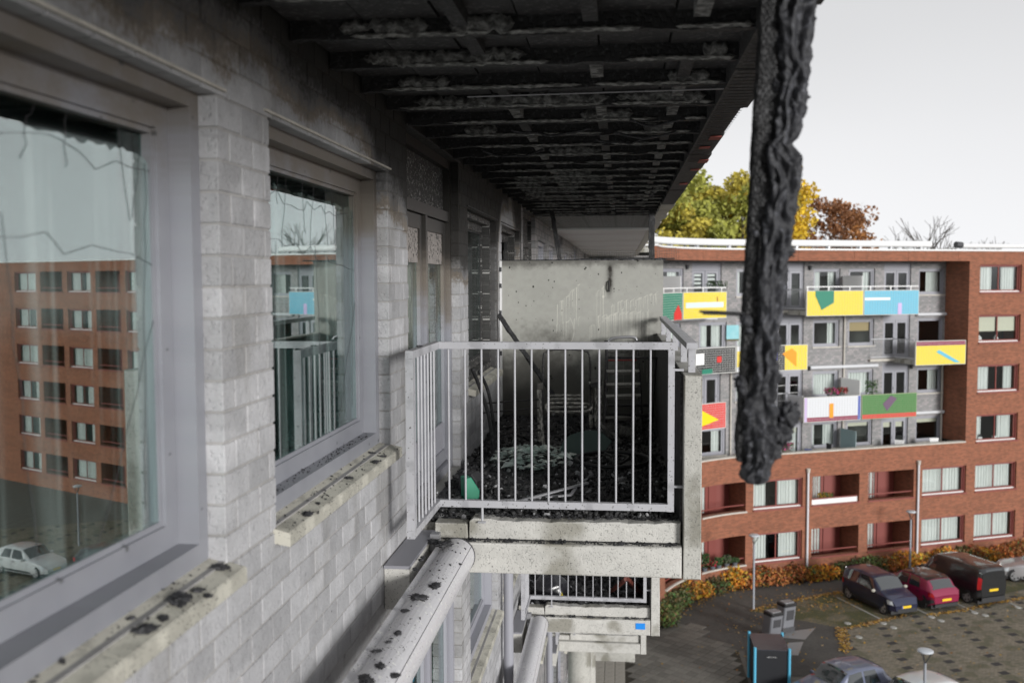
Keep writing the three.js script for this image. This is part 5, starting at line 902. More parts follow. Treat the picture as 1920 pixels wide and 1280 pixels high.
{ // fallen leaves
  const r = rng(61), n = 3300, g = new THREE.PlaneGeometry(0.075, 0.055); g.rotateX(-Math.PI / 2); const im = new THREE.InstancedMesh(g, std({ color: C(1, 1, 1), roughness: 0.8 }), n), m = new THREE.Matrix4(), q = new THREE.Quaternion(), e = new THREE.Euler(), c = new THREE.Color();
  const lines = [[[7.4, -46.0], [8.49, -46.95], [9.87, -47.86], [11.01, -48.62], [12.15, -49.3]], [[11.0, -44.1], [10.8, -42.9], [10.55, -41.2]], [[11.2, -44], [14.3, -46.1]], [[15.3, -46.2], [17.4, -47.2], [19.5, -48.8]], [[19.0, -48.3], [23, -50.5]], [[3.3, -44.2], [4.3, -46.2], [5.3, -47.7], [6.5, -48.8], [10, -50.4]]];
  for (let k = 0; k < n; k++) {
    let x, z; const t = r();
    if (t < 0.62) { const L = lines[Math.floor(r() * lines.length)], i = Math.floor(r() * (L.length - 1)), f = r(), sp = L === lines[5] ? 0.5 : 0.22; const w = (r() + r() + r() - 1.5) * sp * 1.2; x = lerp(L[i][0], L[i + 1][0], f) + w; z = lerp(L[i][1], L[i + 1][1], f) + (r() - 0.5) * sp; }
    else if (t < 0.85) { x = 7.5 + 12 * r(); z = -44.5 - 0.42 * (x - 7.5) - 3 * r() - 0.5; } else { x = 2 + 20 * r(); z = -36 - 17 * r(); }
    if (x < 2 || (z < -49.3 && x < 9)) { x = 6 + 3 * r(); z = -40 - 5 * r(); }
    m.compose(V(x, 0.034 + 0.012 * r(), z), q.setFromEuler(e.set((r() - 0.5) * 0.7, r() * 6.3, (r() - 0.5) * 0.7)), V(0.7 + 0.7 * r(), 1, 0.7 + 0.7 * r())); im.setMatrixAt(k, m);
    const w = r(); im.setColorAt(k, w < 0.6 ? c.setRGB(0.36, 0.21, 0.03) : w < 0.85 ? c.setRGB(0.24, 0.11, 0.03) : c.setRGB(0.34, 0.25, 0.14));
  }
  im.name = 'fallen_leaves'; scene.add(im); stuff(tag(im, 'yellow autumn leaves scattered over the path and parking bays', 'leaves'));
}
// ---------------------------------------------------------------- hedge, trees
function leafMesh(r, pts, size, colors, soft = 1) {   // pts: [x,y,z,cloud index]; small bent quads
  const pos = [], col = [], nor = [], c = new THREE.Vector3(), u = new THREE.Vector3(), w = new THREE.Vector3(), n = new THREE.Vector3();
  for (const p of pts) {
    u.set(r() - 0.5, r() - 0.5, r() - 0.5).normalize(); w.set(r() - 0.5, r() - 0.5, r() - 0.5).cross(u).normalize(); const s = size * (0.6 + 0.8 * r()); u.multiplyScalar(s); w.multiplyScalar(s * 0.62); n.crossVectors(w, u).normalize();
    c.set(p[0], p[1], p[2]); const a = c.clone().sub(u), b = c.clone().add(w), d = c.clone().add(u), e = c.clone().sub(w);
    const k = colors(p, r);
    for (const q of [a, b, d, a, d, e]) { pos.push(q.x, q.y, q.z); col.push(k[0], k[1], k[2]); nor.push(n.x, n.y, n.z); }
  }
  const g = new THREE.BufferGeometry(); g.setAttribute('position', new THREE.Float32BufferAttribute(pos, 3)); g.setAttribute('normal', new THREE.Float32BufferAttribute(nor, 3)); g.setAttribute('color', new THREE.Float32BufferAttribute(col, 3)); return g;
}
const leafMat = phy({ vertexColors: true, roughness: 0.85, transmission: 0.25, thickness: 0 });
{
  const r = rng(15), path = new THREE.CatmullRomCurve3([V(3.15, 0, -43.2), V(3.55, 0, -45.3), V(4.4, 0, -47), V(5.4, 0, -48.3), V(6.7, 0, -49.15), V(8.3, 0, -49.95), V(12, 0, -51.55), V(18, 0, -54.2), V(26, 0, -57.8)]), L = path.getLength();
  const sect = [];
  for (let d = 0.4, i = 0; d < L - 0.5; i++) { const w = 0.9 + 0.6 * r(); sect.push([d, w, i]); d += w * 0.85; }
  const pal = (i) => { const p = path.getPointAt(sect[i][0] / L); return p.x < 4.4 ? 0 : r() < 0.14 ? 0 : r() < 0.45 ? 1 : 2; };
  sect.forEach(([d, w], i) => {
    const p = path.getPointAt(d / L), kind = pal(i), H = 0.75 + 0.35 * r() - (p.x > 8 ? 0.1 : 0), pts = [], o = V(p.x, 0, p.z);
    for (let k = 0; k < 620; k++) { const a = r() * 6.28, b = Math.acos(2 * r() - 1), q = Math.pow(r(), 0.4), lump = 1 + 0.3 * n3(Math.cos(a) * 2 + i, Math.sin(a) * 2, b * 2); pts.push([Math.cos(a) * Math.sin(b) * q * w * 0.72 * lump, H * 0.5 + Math.cos(b) * q * H * 0.56 * lump, Math.sin(a) * Math.sin(b) * q * 0.62 * lump]); }
    const tone = 0.75 + 0.5 * r(), C1 = [[0.09, 0.15, 0.035], [0.55, 0.24, 0.025], [0.38, 0.13, 0.035]][kind], C2 = [[0.15, 0.13, 0.045], [0.62, 0.34, 0.03], [0.48, 0.19, 0.035]][kind], C3 = [0.12, 0.13, 0.035];
    const lm = leafMesh(r, pts, 0.085, (q, rr) => { const t = rr(); const c = t < 0.5 ? C1 : t < 0.85 ? C2 : C3; return c.map((v) => v * tone * (0.7 + 0.6 * rr())); });
    const sh = thing('hedge_shrub', ['low green shrub of the hedge at the curved brick wall', 'bright orange autumn shrub in the hedge along the brick block', 'rust red autumn shrub in the hedge along the brick block'][kind], 'shrub', o, ['green hedge shrubs', 'orange hedge shrubs', 'rust red hedge shrubs'][kind]);
    obj('foliage', lm, leafMat, sh); const st = new G(); for (let k = 0; k < 5; k++) st.bar(V((r() - 0.5) * 0.2, 0, (r() - 0.5) * 0.2), V((r() - 0.5) * w * 0.8, H * 0.7, (r() - 0.5) * 0.6), 0.012, 4); obj('stems', st, std({ color: C(0.07, 0.05, 0.03) }), sh);
  });
}
const bark = std({ color: C(0.11, 0.10, 0.09), roughness: 0.95 });
function tree(name, label, x, z, H, R, cy, seed, cols, leaves, size, group) {
  const r = rng(seed), t = thing(name, label, 'tree', V(x, 0, z), group), g = new G();
  const limbs = [], grow = (a, dir, len, rad, dep) => {
    const b = a.clone().addScaledVector(dir, len); g.bar(a, b, rad, dep > 2 ? 4 : 6, rad * 0.7); limbs.push([b, dep]); if (dep >= 5 || rad < 0.012) return;
    const n = dep === 0 ? 6 : 2 + (r() > 0.45 ? 1 : 0); for (let k = 0; k < n; k++) { const d = dir.clone().add(V((r() - 0.5) * 1.5, (r() - 0.32) * 0.8, (r() - 0.5) * 1.5)).normalize(); grow(b, d, (dep === 0 ? H * 0.17 : len) * (0.62 + 0.25 * r()), rad * 0.6, dep + 1); }
  };
  grow(V(0, 0, 0), V(0.02, 1, 0).normalize(), H * 0.45, 0.3, 0); obj('trunk', g, bark, t);
  if (!leaves) return t;
  const cl = []; for (let k = 0; k < 70; k++) { const a = r() * 6.28, b = Math.acos(2 * r() - 1), q = Math.pow(r(), 0.45); cl.push([Math.cos(a) * Math.sin(b) * q * R, cy + Math.cos(b) * q * (H - cy), Math.sin(a) * Math.sin(b) * q * R, 0.55 + 1.0 * r(), r()]); }
  const pts = []; for (let k = 0; k < leaves; k++) { const c = cl[Math.floor(r() * cl.length)], a = r() * 6.28, b = Math.acos(2 * r() - 1), q = Math.pow(r(), 0.5) * c[3]; pts.push([c[0] + Math.cos(a) * Math.sin(b) * q * 1.15, c[1] + Math.cos(b) * q * 0.85, c[2] + Math.sin(a) * Math.sin(b) * q * 1.15, c[4]]); }
  obj('crown', leafMesh(r, pts, size, cols), leafMat, t); return t;
}
{
  const mixc = (A, B, th) => (p, r) => { const c = (p[3] < th ? A : B), k = 0.65 + 0.7 * r(); return [c[0] * k, c[1] * k, c[2] * k]; };
  const gY = [0.50, 0.42, 0.06], gG = [0.36, 0.37, 0.065], gold = [0.72, 0.50, 0.03], br = [0.42, 0.19, 0.06], br2 = [0.28, 0.12, 0.045];
  const P = (px, d) => { const v = ray(px, 522), k = d / -v.z; return [EYE.x + v.x * k, -d]; };
  const grp = 'autumn trees behind the brick block'; let q;
  q = P(1262, 72); tree('broadleaf_tree', 'green and yellow autumn tree behind the roof beside the burnt eave', q[0], q[1], 22.6, 5.4, 16.5, 301, mixc(gG, gY, 0.6), 32000, 0.17, grp);
  q = P(1330, 75); tree('broadleaf_tree', 'tall yellow green autumn tree with a split crown behind the roof', q[0], q[1], 24.0, 5.6, 17, 312, mixc(gY, gG, 0.6), 34000, 0.17, grp);
  q = P(1398, 80); tree('broadleaf_tree', 'golden yellow autumn tree behind the hanging charred beam', q[0], q[1], 25.0, 5.4, 17.3, 325, mixc(gold, gY, 0.7), 30000, 0.18, grp);
  q = P(1518, 88); tree('broadleaf_tree', 'rust brown autumn tree with thin crown behind the roof duct', q[0], q[1], 22.9, 5.6, 16.8, 333, mixc(br, br2, 0.5), 17000, 0.16, grp);
  q = P(1490, 84); tree('broadleaf_tree', 'small bright yellow tree just above the roof duct', q[0], q[1], 19.7, 1.7, 16.0, 341, mixc(gold, gY, 0.8), 2500, 0.17, grp);
  q = P(1592, 92); tree('broadleaf_tree', 'brown autumn tree at the edge of the rust brown one', q[0], q[1], 21.2, 2.4, 16.5, 348, mixc(br, br2, 0.6), 3500, 0.19, grp);
  q = P(1735, 100); tree('bare_tree', 'bare leafless tree behind the roof duct end', q[0], q[1], 23.6, 1, 0, 352, null, 0, 0, 'bare trees behind the block');
  q = P(1795, 104); tree('bare_tree', 'bare leafless tree between the two roof ducts', q[0], q[1], 22.8, 1, 0, 367, null, 0, 0, 'bare trees behind the block');
}
// ---------------------------------------------------------------- street lamps
const lampM = std({ color: C(0.36, 0.38, 0.42), roughness: 0.4, metalness: 0.3 });
function lamp(p, label) {
  const t = thing('street_lamp', label, 'lamp', p, 'street lamps of the car park'), H = 3.55;
  obj('pole', new G().bar(V(0, 0, 0), V(0, H - 0.45, 0), 0.06, 12, 0.045), lampM, t);
  const y = new G(); for (let k = 0; k < 3; k++) { const a = k * 2.09 + 0.4; y.bar(V(0, H - 0.47, 0), V(0.2 * Math.cos(a), H - 0.08, 0.2 * Math.sin(a)), 0.016, 6); } obj('bracket', y, M.dark2, t);
  obj('lamp_head', new THREE.LatheGeometry([[0, 0.03], [0.2, 0.02], [0.245, -0.01], [0.24, -0.05], [0.2, -0.07], [0, -0.075]].map(([a, b]) => new THREE.Vector2(a, b)), 28).translate(0, H - 0.03, 0), std({ color: C(0.5, 0.53, 0.57), roughness: 0.35 }), t);
}
lamp(gp(1413, 1143), 'street lamp beside the curved path in front of the block');
{ const h = at(1709, 957, 'y', 3.55); lamp(V(h.x, 0, h.z), 'street lamp behind the parked purple red hatchback'); const k = at(1736, 1217, 'y', 3.55); lamp(V(k.x, 0, k.z), 'street lamp standing over the white car'); lamp(V(32.6, 0, -52), 'street lamp at the far side of the car park, mirrored in the cracked window'); }
// ---------------------------------------------------------------- waste containers
function bin(p, h, label) {
  const t = thing('waste_inlet', label, 'waste bin', p, 'underground waste inlets'); t.rotation.y = 0.55; const lean = (g) => { const q = g.attributes.position; for (let i = 0; i < q.count; i++) q.setZ(i, q.getZ(i) + 0.14 * q.getY(i)); g.computeVertexNormals(); return g; };
  const rb = (w, y0, y1, d) => { const s = new THREE.Shape(), r = 0.1; s.moveTo(-w + r, -d); s.lineTo(w - r, -d); s.quadraticCurveTo(w, -d, w, -d + r); s.lineTo(w, d - r); s.quadraticCurveTo(w, d, w - r, d); s.lineTo(-w + r, d); s.quadraticCurveTo(-w, d, -w, d - r); s.lineTo(-w, -d + r); s.quadraticCurveTo(-w, -d, -w + r, -d); const g = new THREE.ExtrudeGeometry(s, { depth: y1 - y0, bevelEnabled: true, bevelSize: 0.02, bevelThickness: 0.02, bevelSegments: 2 }); g.rotateX(-Math.PI / 2); g.translate(0, y0, 0); return g; };
  obj('foot', rb(0.36, 0, 0.2, 0.32), M.dark2, t); obj('body', lean(rb(0.31, 0.22, h - 0.1, 0.27)), std({ color: C(0.26, 0.265, 0.29), roughness: 0.4, metalness: 0.4 }), t); obj('rim', lean(rb(0.33, h - 0.08, h + 0.02, 0.29)), M.dark, t); obj('lid', lean(rb(0.25, h + 0.03, h + 0.06, 0.2)), std({ color: C(0.2, 0.2, 0.21), roughness: 0.35 }), t);
  obj('hatch', lean(new G().box(-0.2, 0.2, 0.55, h - 0.25, 0.291, 0.3).build()), M.dark2, t);
}
bin(V(8.45, 0.03, -43.6), 1.25, 'taller grey waste inlet with black rim on the steel plate'); bin(V(7.75, 0.03, -42.6), 1.15, 'lower grey waste inlet right behind the black paper container');
{
  const H = 1.75, fl = at(1416, 1216, 'y', H), fr = at(1483, 1223, 'y', H), bl = at(1416, 1186, 'y', H), br = at(1481, 1190, 'y', H);
  const ct = thing('paper_container', 'black paper container with light blue corner posts', 'container', V(fl.x, 0, fl.z)), o = V(fl.x, 0, fl.z), q = (v) => v.clone().sub(o), W = fr.x - fl.x, D = Math.max(0.9, fl.z - bl.z);
  obj('body', new G().box(0.03, W - 0.03, 0.08, H - 0.06, -D, -0.02), std({ color: C(0.012, 0.013, 0.017), roughness: 0.5 }), ct);
  obj('lid', new G().box(0.0, W, H - 0.058, H - 0.02, -D - 0.02, 0.0), phy({ color: C(0.05, 0.05, 0.06), roughness: 0.2 }), ct);
  const bm = std({ color: C(0.1, 0.42, 0.62), roughness: 0.4 }); for (const [x, z] of [[0, 0], [W, 0], [0, -D], [W, -D]]) { obj('corner_post', new G().bar(V(x, 0, z), V(x, H + 0.05, z), 0.055, 14), bm, ct); }
  const tx = canvasTex(512, 64, (c, w, h) => { c.fillStyle = '#17181b'; c.fillRect(0, 0, w, h); c.fillStyle = '#d8d8d8'; c.font = 'bold 44px sans-serif'; c.textAlign = 'center'; c.textBaseline = 'middle'; c.fillText('papier en karton', w / 2, h / 2); });
  const s = new THREE.PlaneGeometry(0.5, 0.0625); s.translate(W / 2, H - 0.3, -0.014); obj('lettering', s, std({ map: tx, roughness: 0.5 }), ct);
}
// ---------------------------------------------------------------- cars: one skin lofted through stations, glass and lamps laid on it
function car(o) {
  const { L, Wd, H, pal, label, pos, head } = o, t = thing(o.van ? 'parked_van' : 'parked_car', label, o.van ? 'van' : 'car', pos, 'cars parked on the car park'); t.rotation.y = Math.atan2(-head[1], head[0]);   // +x of the car is its nose
  const curve = (pts, x) => { if (x <= pts[0][0]) return pts[0][1]; for (let i = 0; i + 1 < pts.length; i++) if (x <= pts[i + 1][0]) return lerp(pts[i][1], pts[i + 1][1], sm(0, 1, (x - pts[i][0]) / (pts[i + 1][0] - pts[i][0])) * 0.5 + 0.5 * (x - pts[i][0]) / (pts[i + 1][0] - pts[i][0])); return pts.at(-1)[1]; };
  const top = (x) => curve(o.top, x) * H, belt = (x) => Math.min(curve(o.belt, x) * H, top(x) - 0.02), hw = (x) => Wd / 2 * curve([[0, 0.8], [0.04, 0.93], [0.2, 1], [0.75, 1], [0.93, 0.9], [1, 0.72]], x), bot = (x) => H * curve([[0, 0.26], [0.08, 0.15], [0.9, 0.14], [1, 0.2]], x);
  const V8 = 20, sect = (x, v) => {                 // v 0..1 from the lower edge over the side to the middle of the roof
    const b = bot(x), e = belt(x), T = top(x), w = hw(x), wr = w * o.roof; let y, z;
    if (v < 0.45) { const k = v / 0.45; y = lerp(b, e, k); z = w * (0.94 + 0.06 * Math.sin(Math.min(1, k * 1.15) * Math.PI * 0.62)); }
    else if (v < 0.78) { const k = (v - 0.45) / 0.33; y = lerp(e, T - 0.045, k); z = lerp(w, T - e > 0.2 ? wr : w * 0.9, Math.pow(k, 1.15)); }
    else { const k = (v - 0.78) / 0.22, w0 = T - e > 0.2 ? wr : w * 0.9; y = T - 0.045 * Math.pow(1 - k, 2.2); z = w0 * (1 - Math.pow(k, 1.1)); }
    return V((x - 0.5) * L, y, z);
  };
  const patch = (name, x0, x1, v0, v1, m, par, off = 0.006, nx = 8, nv = 6, side = 0) => {   // strip of the skin, both sides or one
    const g = new G(); const nrm = (x, v) => { const a = sect(Math.min(1, x + 0.004), v).sub(sect(Math.max(0, x - 0.004), v)), b = sect(x, Math.min(1, v + 0.01)).sub(sect(x, Math.max(0, v - 0.01))), n = a.cross(b).normalize(); return n.z < 0 && v < 0.75 || n.y < 0 && v >= 0.75 ? n.negate() : n; };
    const X = (s, k) => Array.isArray(s) ? lerp(s[0], s[1], k) : s;
    if (!side && name !== 'body') { patch(name, x0, x1, v0, v1, m, par, off, nx, nv, -1); side = 1; }
    for (const sg of side ? [side] : [1, -1]) for (let j = 0; j < nv; j++) for (let i = 0; i < nx; i++) {
      const q = (a, b) => { const v = lerp(v0, v1, b / nv), x = lerp(X(x0, b / nv), X(x1, b / nv), a / nx), p = sect(x, v).addScaledVector(nrm(x, v), off); return [p.x, p.y, p.z * sg]; };
      const P = [q(i, j), q(i + 1, j), q(i + 1, j + 1), q(i, j + 1)]; if (sg < 0) P.reverse(); g.quad(...P, [0, 0], [0, 0], [0, 0], [0, 0]);
    }
    let h = g.build(); h.deleteAttribute('normal'); h.deleteAttribute('uv'); h = mergeVertices(h, 1e-4); h.computeVertexNormals(); return obj(name, h, m, par);
  };
  const paint = phy({ color: C(...pal), roughness: 0.35, clearcoat: 1, clearcoatRoughness: 0.06, metalness: 0.15 }), roofM = o.roofC ? phy({ color: C(...o.roofC), roughness: 0.35, clearcoat: 0.8 }) : paint, gl = phy({ color: C(0.02, 0.025, 0.028), roughness: 0.06, ior: 2.3 }), trim = std({ color: C(0.02, 0.02, 0.022), roughness: 0.6 });
  { const body = patch('body', 0, 1, 0, 1, paint, t, 0, 48, V8); const e = new G(); for (const x of [0, 1]) for (const sg of [1, -1]) for (let j = 0; j < V8; j++) { const a = sect(x, j / V8), b = sect(x, (j + 1) / V8); e.quad([a.x, a.y, a.z * sg], [b.x, b.y, b.z * sg], [b.x, b.y, 0], [a.x, a.y, 0], [0, 0], [0, 0], [0, 0], [0, 0]); } obj('end_panel', e, paint, body); }
  obj('underbody', box(-L * 0.47, L * 0.46, 0.14, 0.3, -Wd * 0.44, Wd * 0.44), trim, t);
  const g = o.glass;
  const across = (name, xa, xb, m, half = 0.86) => {  // band over the full width between two stations
    const q = new G(), N = 8, K = 8; const P = (i, k) => { const x = lerp(xa, xb, i / N), z = lerp(-half, half, k / K), v = 1 - 0.22 * Math.abs(z), s = sect(x, Math.min(1, v)); const a = sect(x + 0.003, 1).sub(sect(x - 0.003, 1)); const n = V(-a.y, a.x, 0).normalize(); s.addScaledVector(n, 0.008); return [s.x, s.y, s.z * Math.sign(z)]; };
    for (let i = 0; i < N; i++) for (let k = 0; k < K; k++) q.quad(P(i, k), P(i, k + 1), P(i + 1, k + 1), P(i + 1, k), [0, 0], [0, 0], [0, 0], [0, 0]); return obj(name, q, m, t);
  };
  across('windscreen', g.ws[1], g.ws[0], gl, 0.95); if (!o.van) across('rear_window', g.rw[0], g.rw[1], gl, 0.85); else across('rear_window', g.rw[0], g.rw[1], gl, 0.7);
  for (const [a, b, c, d] of g.side) patch('side_window', [a, b], [c, d], 0.49, 0.75, gl, t, 0.006, 6, 5);
  if (o.roofC) across('roof', g.rw[1] + 0.01, g.ws[1] - 0.01, roofM, 0.99);
  const wheel = (x, sg) => {
    const R = o.wr ?? 0.3, p = sect(x, 0.12), y = new THREE.TorusGeometry(R - 0.055, 0.062, 10, 28), w = obj('wheel', y, std({ color: C(0.02, 0.02, 0.02), roughness: 0.85 }), t); w.position.set(p.x, R, sg * (p.z - 0.07)); w.scale.z = 1.5;
    obj('rim', (() => { const s = new G(), rm = R - 0.09; s.add(new THREE.CylinderGeometry(rm, rm, 0.06, 24).rotateX(Math.PI / 2).translate(0, 0, sg * 0.015)); return s; })(), o.rim, w); for (let k = 0; k < 5; k++) { const a = k * 1.2566; const q = obj('spoke_gap', new THREE.CircleGeometry(0.05, 10).translate(Math.cos(a) * (R - 0.17), Math.sin(a) * (R - 0.17), sg * 0.048), trim, w); }
    const ar = new THREE.RingGeometry(R - 0.02, R + 0.055, 26, 1, 0, Math.PI); ar.translate(p.x, R, sg * (p.z + 0.012)); obj('wheel_arch', ar, trim, t);
  };
  for (const x of o.ax) for (const sg of [1, -1]) wheel(x, sg);
  patch('front_bumper', 0.9, 0.995, 0.06, 0.2, o.bump ?? paint, t, 0.012, 6, 3); patch('rear_bumper', 0.005, 0.09, 0.05, 0.2, o.bump ?? paint, t, 0.012, 6, 3);
  const hl = phy({ color: C(0.62, 0.66, 0.7), roughness: 0.1, clearcoat: 1 }), tl = phy({ color: C(0.45, 0.012, 0.015), roughness: 0.2, clearcoat: 1 });
  patch('headlight', [0.9, 0.89], [0.975, 0.96], 0.27, 0.42, hl, t, 0.012, 5, 4);
  if (o.van) patch('taillight', 0.0, 0.035, 0.3, 0.62, tl, t, 0.012, 3, 6); else patch('taillight', 0.005, 0.07, 0.3, 0.45, tl, t, 0.012, 4, 4);
  for (const x of o.van ? [0.6, 0.79] : [0.39, 0.68]) patch('door_seam', x, x + 0.0035, 0.1, 0.47, trim, t, 0.005, 1, 8);
  patch('side_trim', 0.24, 0.74, 0.02, 0.1, trim, t, 0.008, 8, 2); for (const x of o.van ? [0.64] : [0.42, 0.2]) patch('door_handle', x, x + 0.045, 0.37, 0.4, trim, t, 0.018, 2, 1);
  obj('grille', box(L / 2 - 0.06, L / 2 + 0.006, H * 0.17, H * 0.25, -Wd * 0.3, Wd * 0.3), trim, t); obj('rear_valance', box(-L / 2 - 0.005, -L / 2 + 0.05, H * 0.14, H * 0.24, -Wd * 0.38, Wd * 0.38), trim, t);
  const plate = (x, y) => { const s = Math.sign(x), q = obj('number_plate', box(-0.006, 0.006, -0.055, 0.055, -0.26, 0.26), std({ color: C(0.75, 0.5, 0.01), roughness: 0.5 }), t); q.position.set(x, y, 0); obj('plate_strip', box(-0.004, 0.008, -0.053, 0.053, s * 0.21, s * 0.258), std({ color: C(0.02, 0.08, 0.5) }), q); };
  plate(L / 2 + 0.012, H * 0.3); plate(-L / 2 - 0.012, H * (o.van ? 0.42 : 0.36));
  for (const sg of [1, -1]) { const p = sect(g.side[0][2] > g.side.at(-1)[2] ? g.side[0][2] : g.side.at(-1)[2], 0.5), q = obj('mirror', blob(0.1, 1, 0.8, 0.75, 1.1, 0.03, 2), o.mir ?? paint, t); q.position.set(p.x - 0.05, p.y + 0.06, sg * (p.z + 0.1)); }
  if (o.ant) obj('antenna', new G().bar(V((o.ant - 0.5) * L, top(o.ant), 0), V((o.ant - 0.5) * L - 0.1, top(o.ant) + 0.22, 0), 0.006, 4), trim, t);
  return t;
}
{
  const hatch = { belt: [[0, 0.6], [0.3, 0.6], [0.75, 0.56], [1, 0.5]], roof: 0.78, ax: [0.17, 0.82], wr: 0.31 };
  const alloy = std({ color: C(0.4, 0.4, 0.41), roughness: 0.35, metalness: 0.5 }), blackRim = std({ color: C(0.03, 0.03, 0.03), roughness: 0.5 });
  const tall = [[0, 0.55], [0.012, 0.8], [0.04, 0.95], [0.12, 0.985], [0.3, 1], [0.55, 0.985], [0.6, 0.96], [0.78, 0.66], [0.85, 0.62], [0.96, 0.52], [1, 0.36]];
  const low = [[0, 0.5], [0.03, 0.66], [0.13, 0.93], [0.22, 0.985], [0.42, 1], [0.55, 0.97], [0.72, 0.66], [0.8, 0.62], [0.95, 0.5], [1, 0.36]];
  const tg = { ws: [0.76, 0.61], rw: [0.02, 0.045], side: [[0.16, 0.17, 0.36, 0.36], [0.385, 0.385, 0.7, 0.6]] }, lg = { ws: [0.7, 0.56], rw: [0.045, 0.125], side: [[0.2, 0.24, 0.38, 0.38], [0.405, 0.405, 0.64, 0.55]] };
  const nose = [0.435, 0.9];
  car({ ...hatch, L: 3.65, Wd: 1.66, H: 1.56, top: tall, glass: tg, pal: [0.012, 0.016, 0.05], rim: alloy, mir: std({ color: C(0.4, 0.38, 0.33) }), pos: V(13.45, 0, -47.55), head: nose, label: 'dark blue compact hatchback parked facing the car park beside the red car' });
  car({ ...hatch, L: 3.99, Wd: 1.75, H: 1.47, top: low, glass: lg, pal: [0.24, 0.008, 0.05], roofC: [0.012, 0.012, 0.013], rim: blackRim, bump: std({ color: C(0.03, 0.03, 0.032) }), wr: 0.33, pos: V(15.45, 0, -48.75), head: [-nose[0], -nose[1]], label: 'purple red hatchback with a black roof parked nose in' });
  car({ ...hatch, van: true, L: 4.4, Wd: 1.83, H: 1.84, roof: 0.86, top: [[0, 0.9], [0.02, 0.97], [0.1, 1], [0.6, 1], [0.68, 0.97], [0.82, 0.62], [0.88, 0.58], [0.97, 0.46], [1, 0.32]], belt: [[0, 0.56], [1, 0.5]], glass: { ws: [0.815, 0.69], rw: [0.002, 0.012], side: [[0.62, 0.62, 0.78, 0.7]] }, pal: [0.012, 0.013, 0.015], rim: alloy, bump: std({ color: C(0.025, 0.025, 0.027) }), wr: 0.33, pos: V(17.75, 0, -49.85), head: [-nose[0], -nose[1]], label: 'black panel van parked nose in next to the red hatchback' });
  car({ ...hatch, L: 4.1, Wd: 1.72, H: 1.45, top: low, glass: lg, pal: [0.4, 0.39, 0.4], rim: alloy, pos: V(22.6, 0, -52.3), head: [-0.95, -0.2], label: 'silver hatchback parked beyond the black van' });
  { const p = at(1572, 1240, 'y', 1.45); car({ ...hatch, L: 3.75, Wd: 1.66, H: 1.5, top: low, glass: lg, pal: [0.11, 0.125, 0.19], rim: alloy, ant: 0.5, pos: V(p.x, 0, p.z + 0.35), head: [-0.86, 0.5], label: 'grey blue hatchback parked beside the paper container' }); }
  { const p = at(1702, 1264, 'y', 1.45); car({ ...hatch, L: 3.9, Wd: 1.68, H: 1.47, top: low, glass: lg, pal: [0.6, 0.61, 0.62], rim: alloy, ant: 0.22, pos: V(p.x + 0.1, 0, p.z + 0.45), head: [-0.86, 0.5], label: 'white hatchback parked next to the street lamp' }); }
  // mirrored in the cracked window: cars further along
  car({ ...hatch, L: 3.95, Wd: 1.72, H: 1.46, top: low, glass: lg, pal: [0.62, 0.63, 0.64], rim: alloy, pos: V(32.0, 0, -46.8), head: [-0.95, 0.25], label: 'white hatchback parked in the middle of the car park, mirrored in the cracked window' });
  car({ ...hatch, L: 3.95, Wd: 1.72, H: 1.46, top: low, glass: lg, pal: [0.02, 0.02, 0.022], rim: alloy, pos: V(27.6, 0, -47.2), head: [-0.95, 0.25], label: 'black hatchback next to the white one in the middle of the car park' });
}
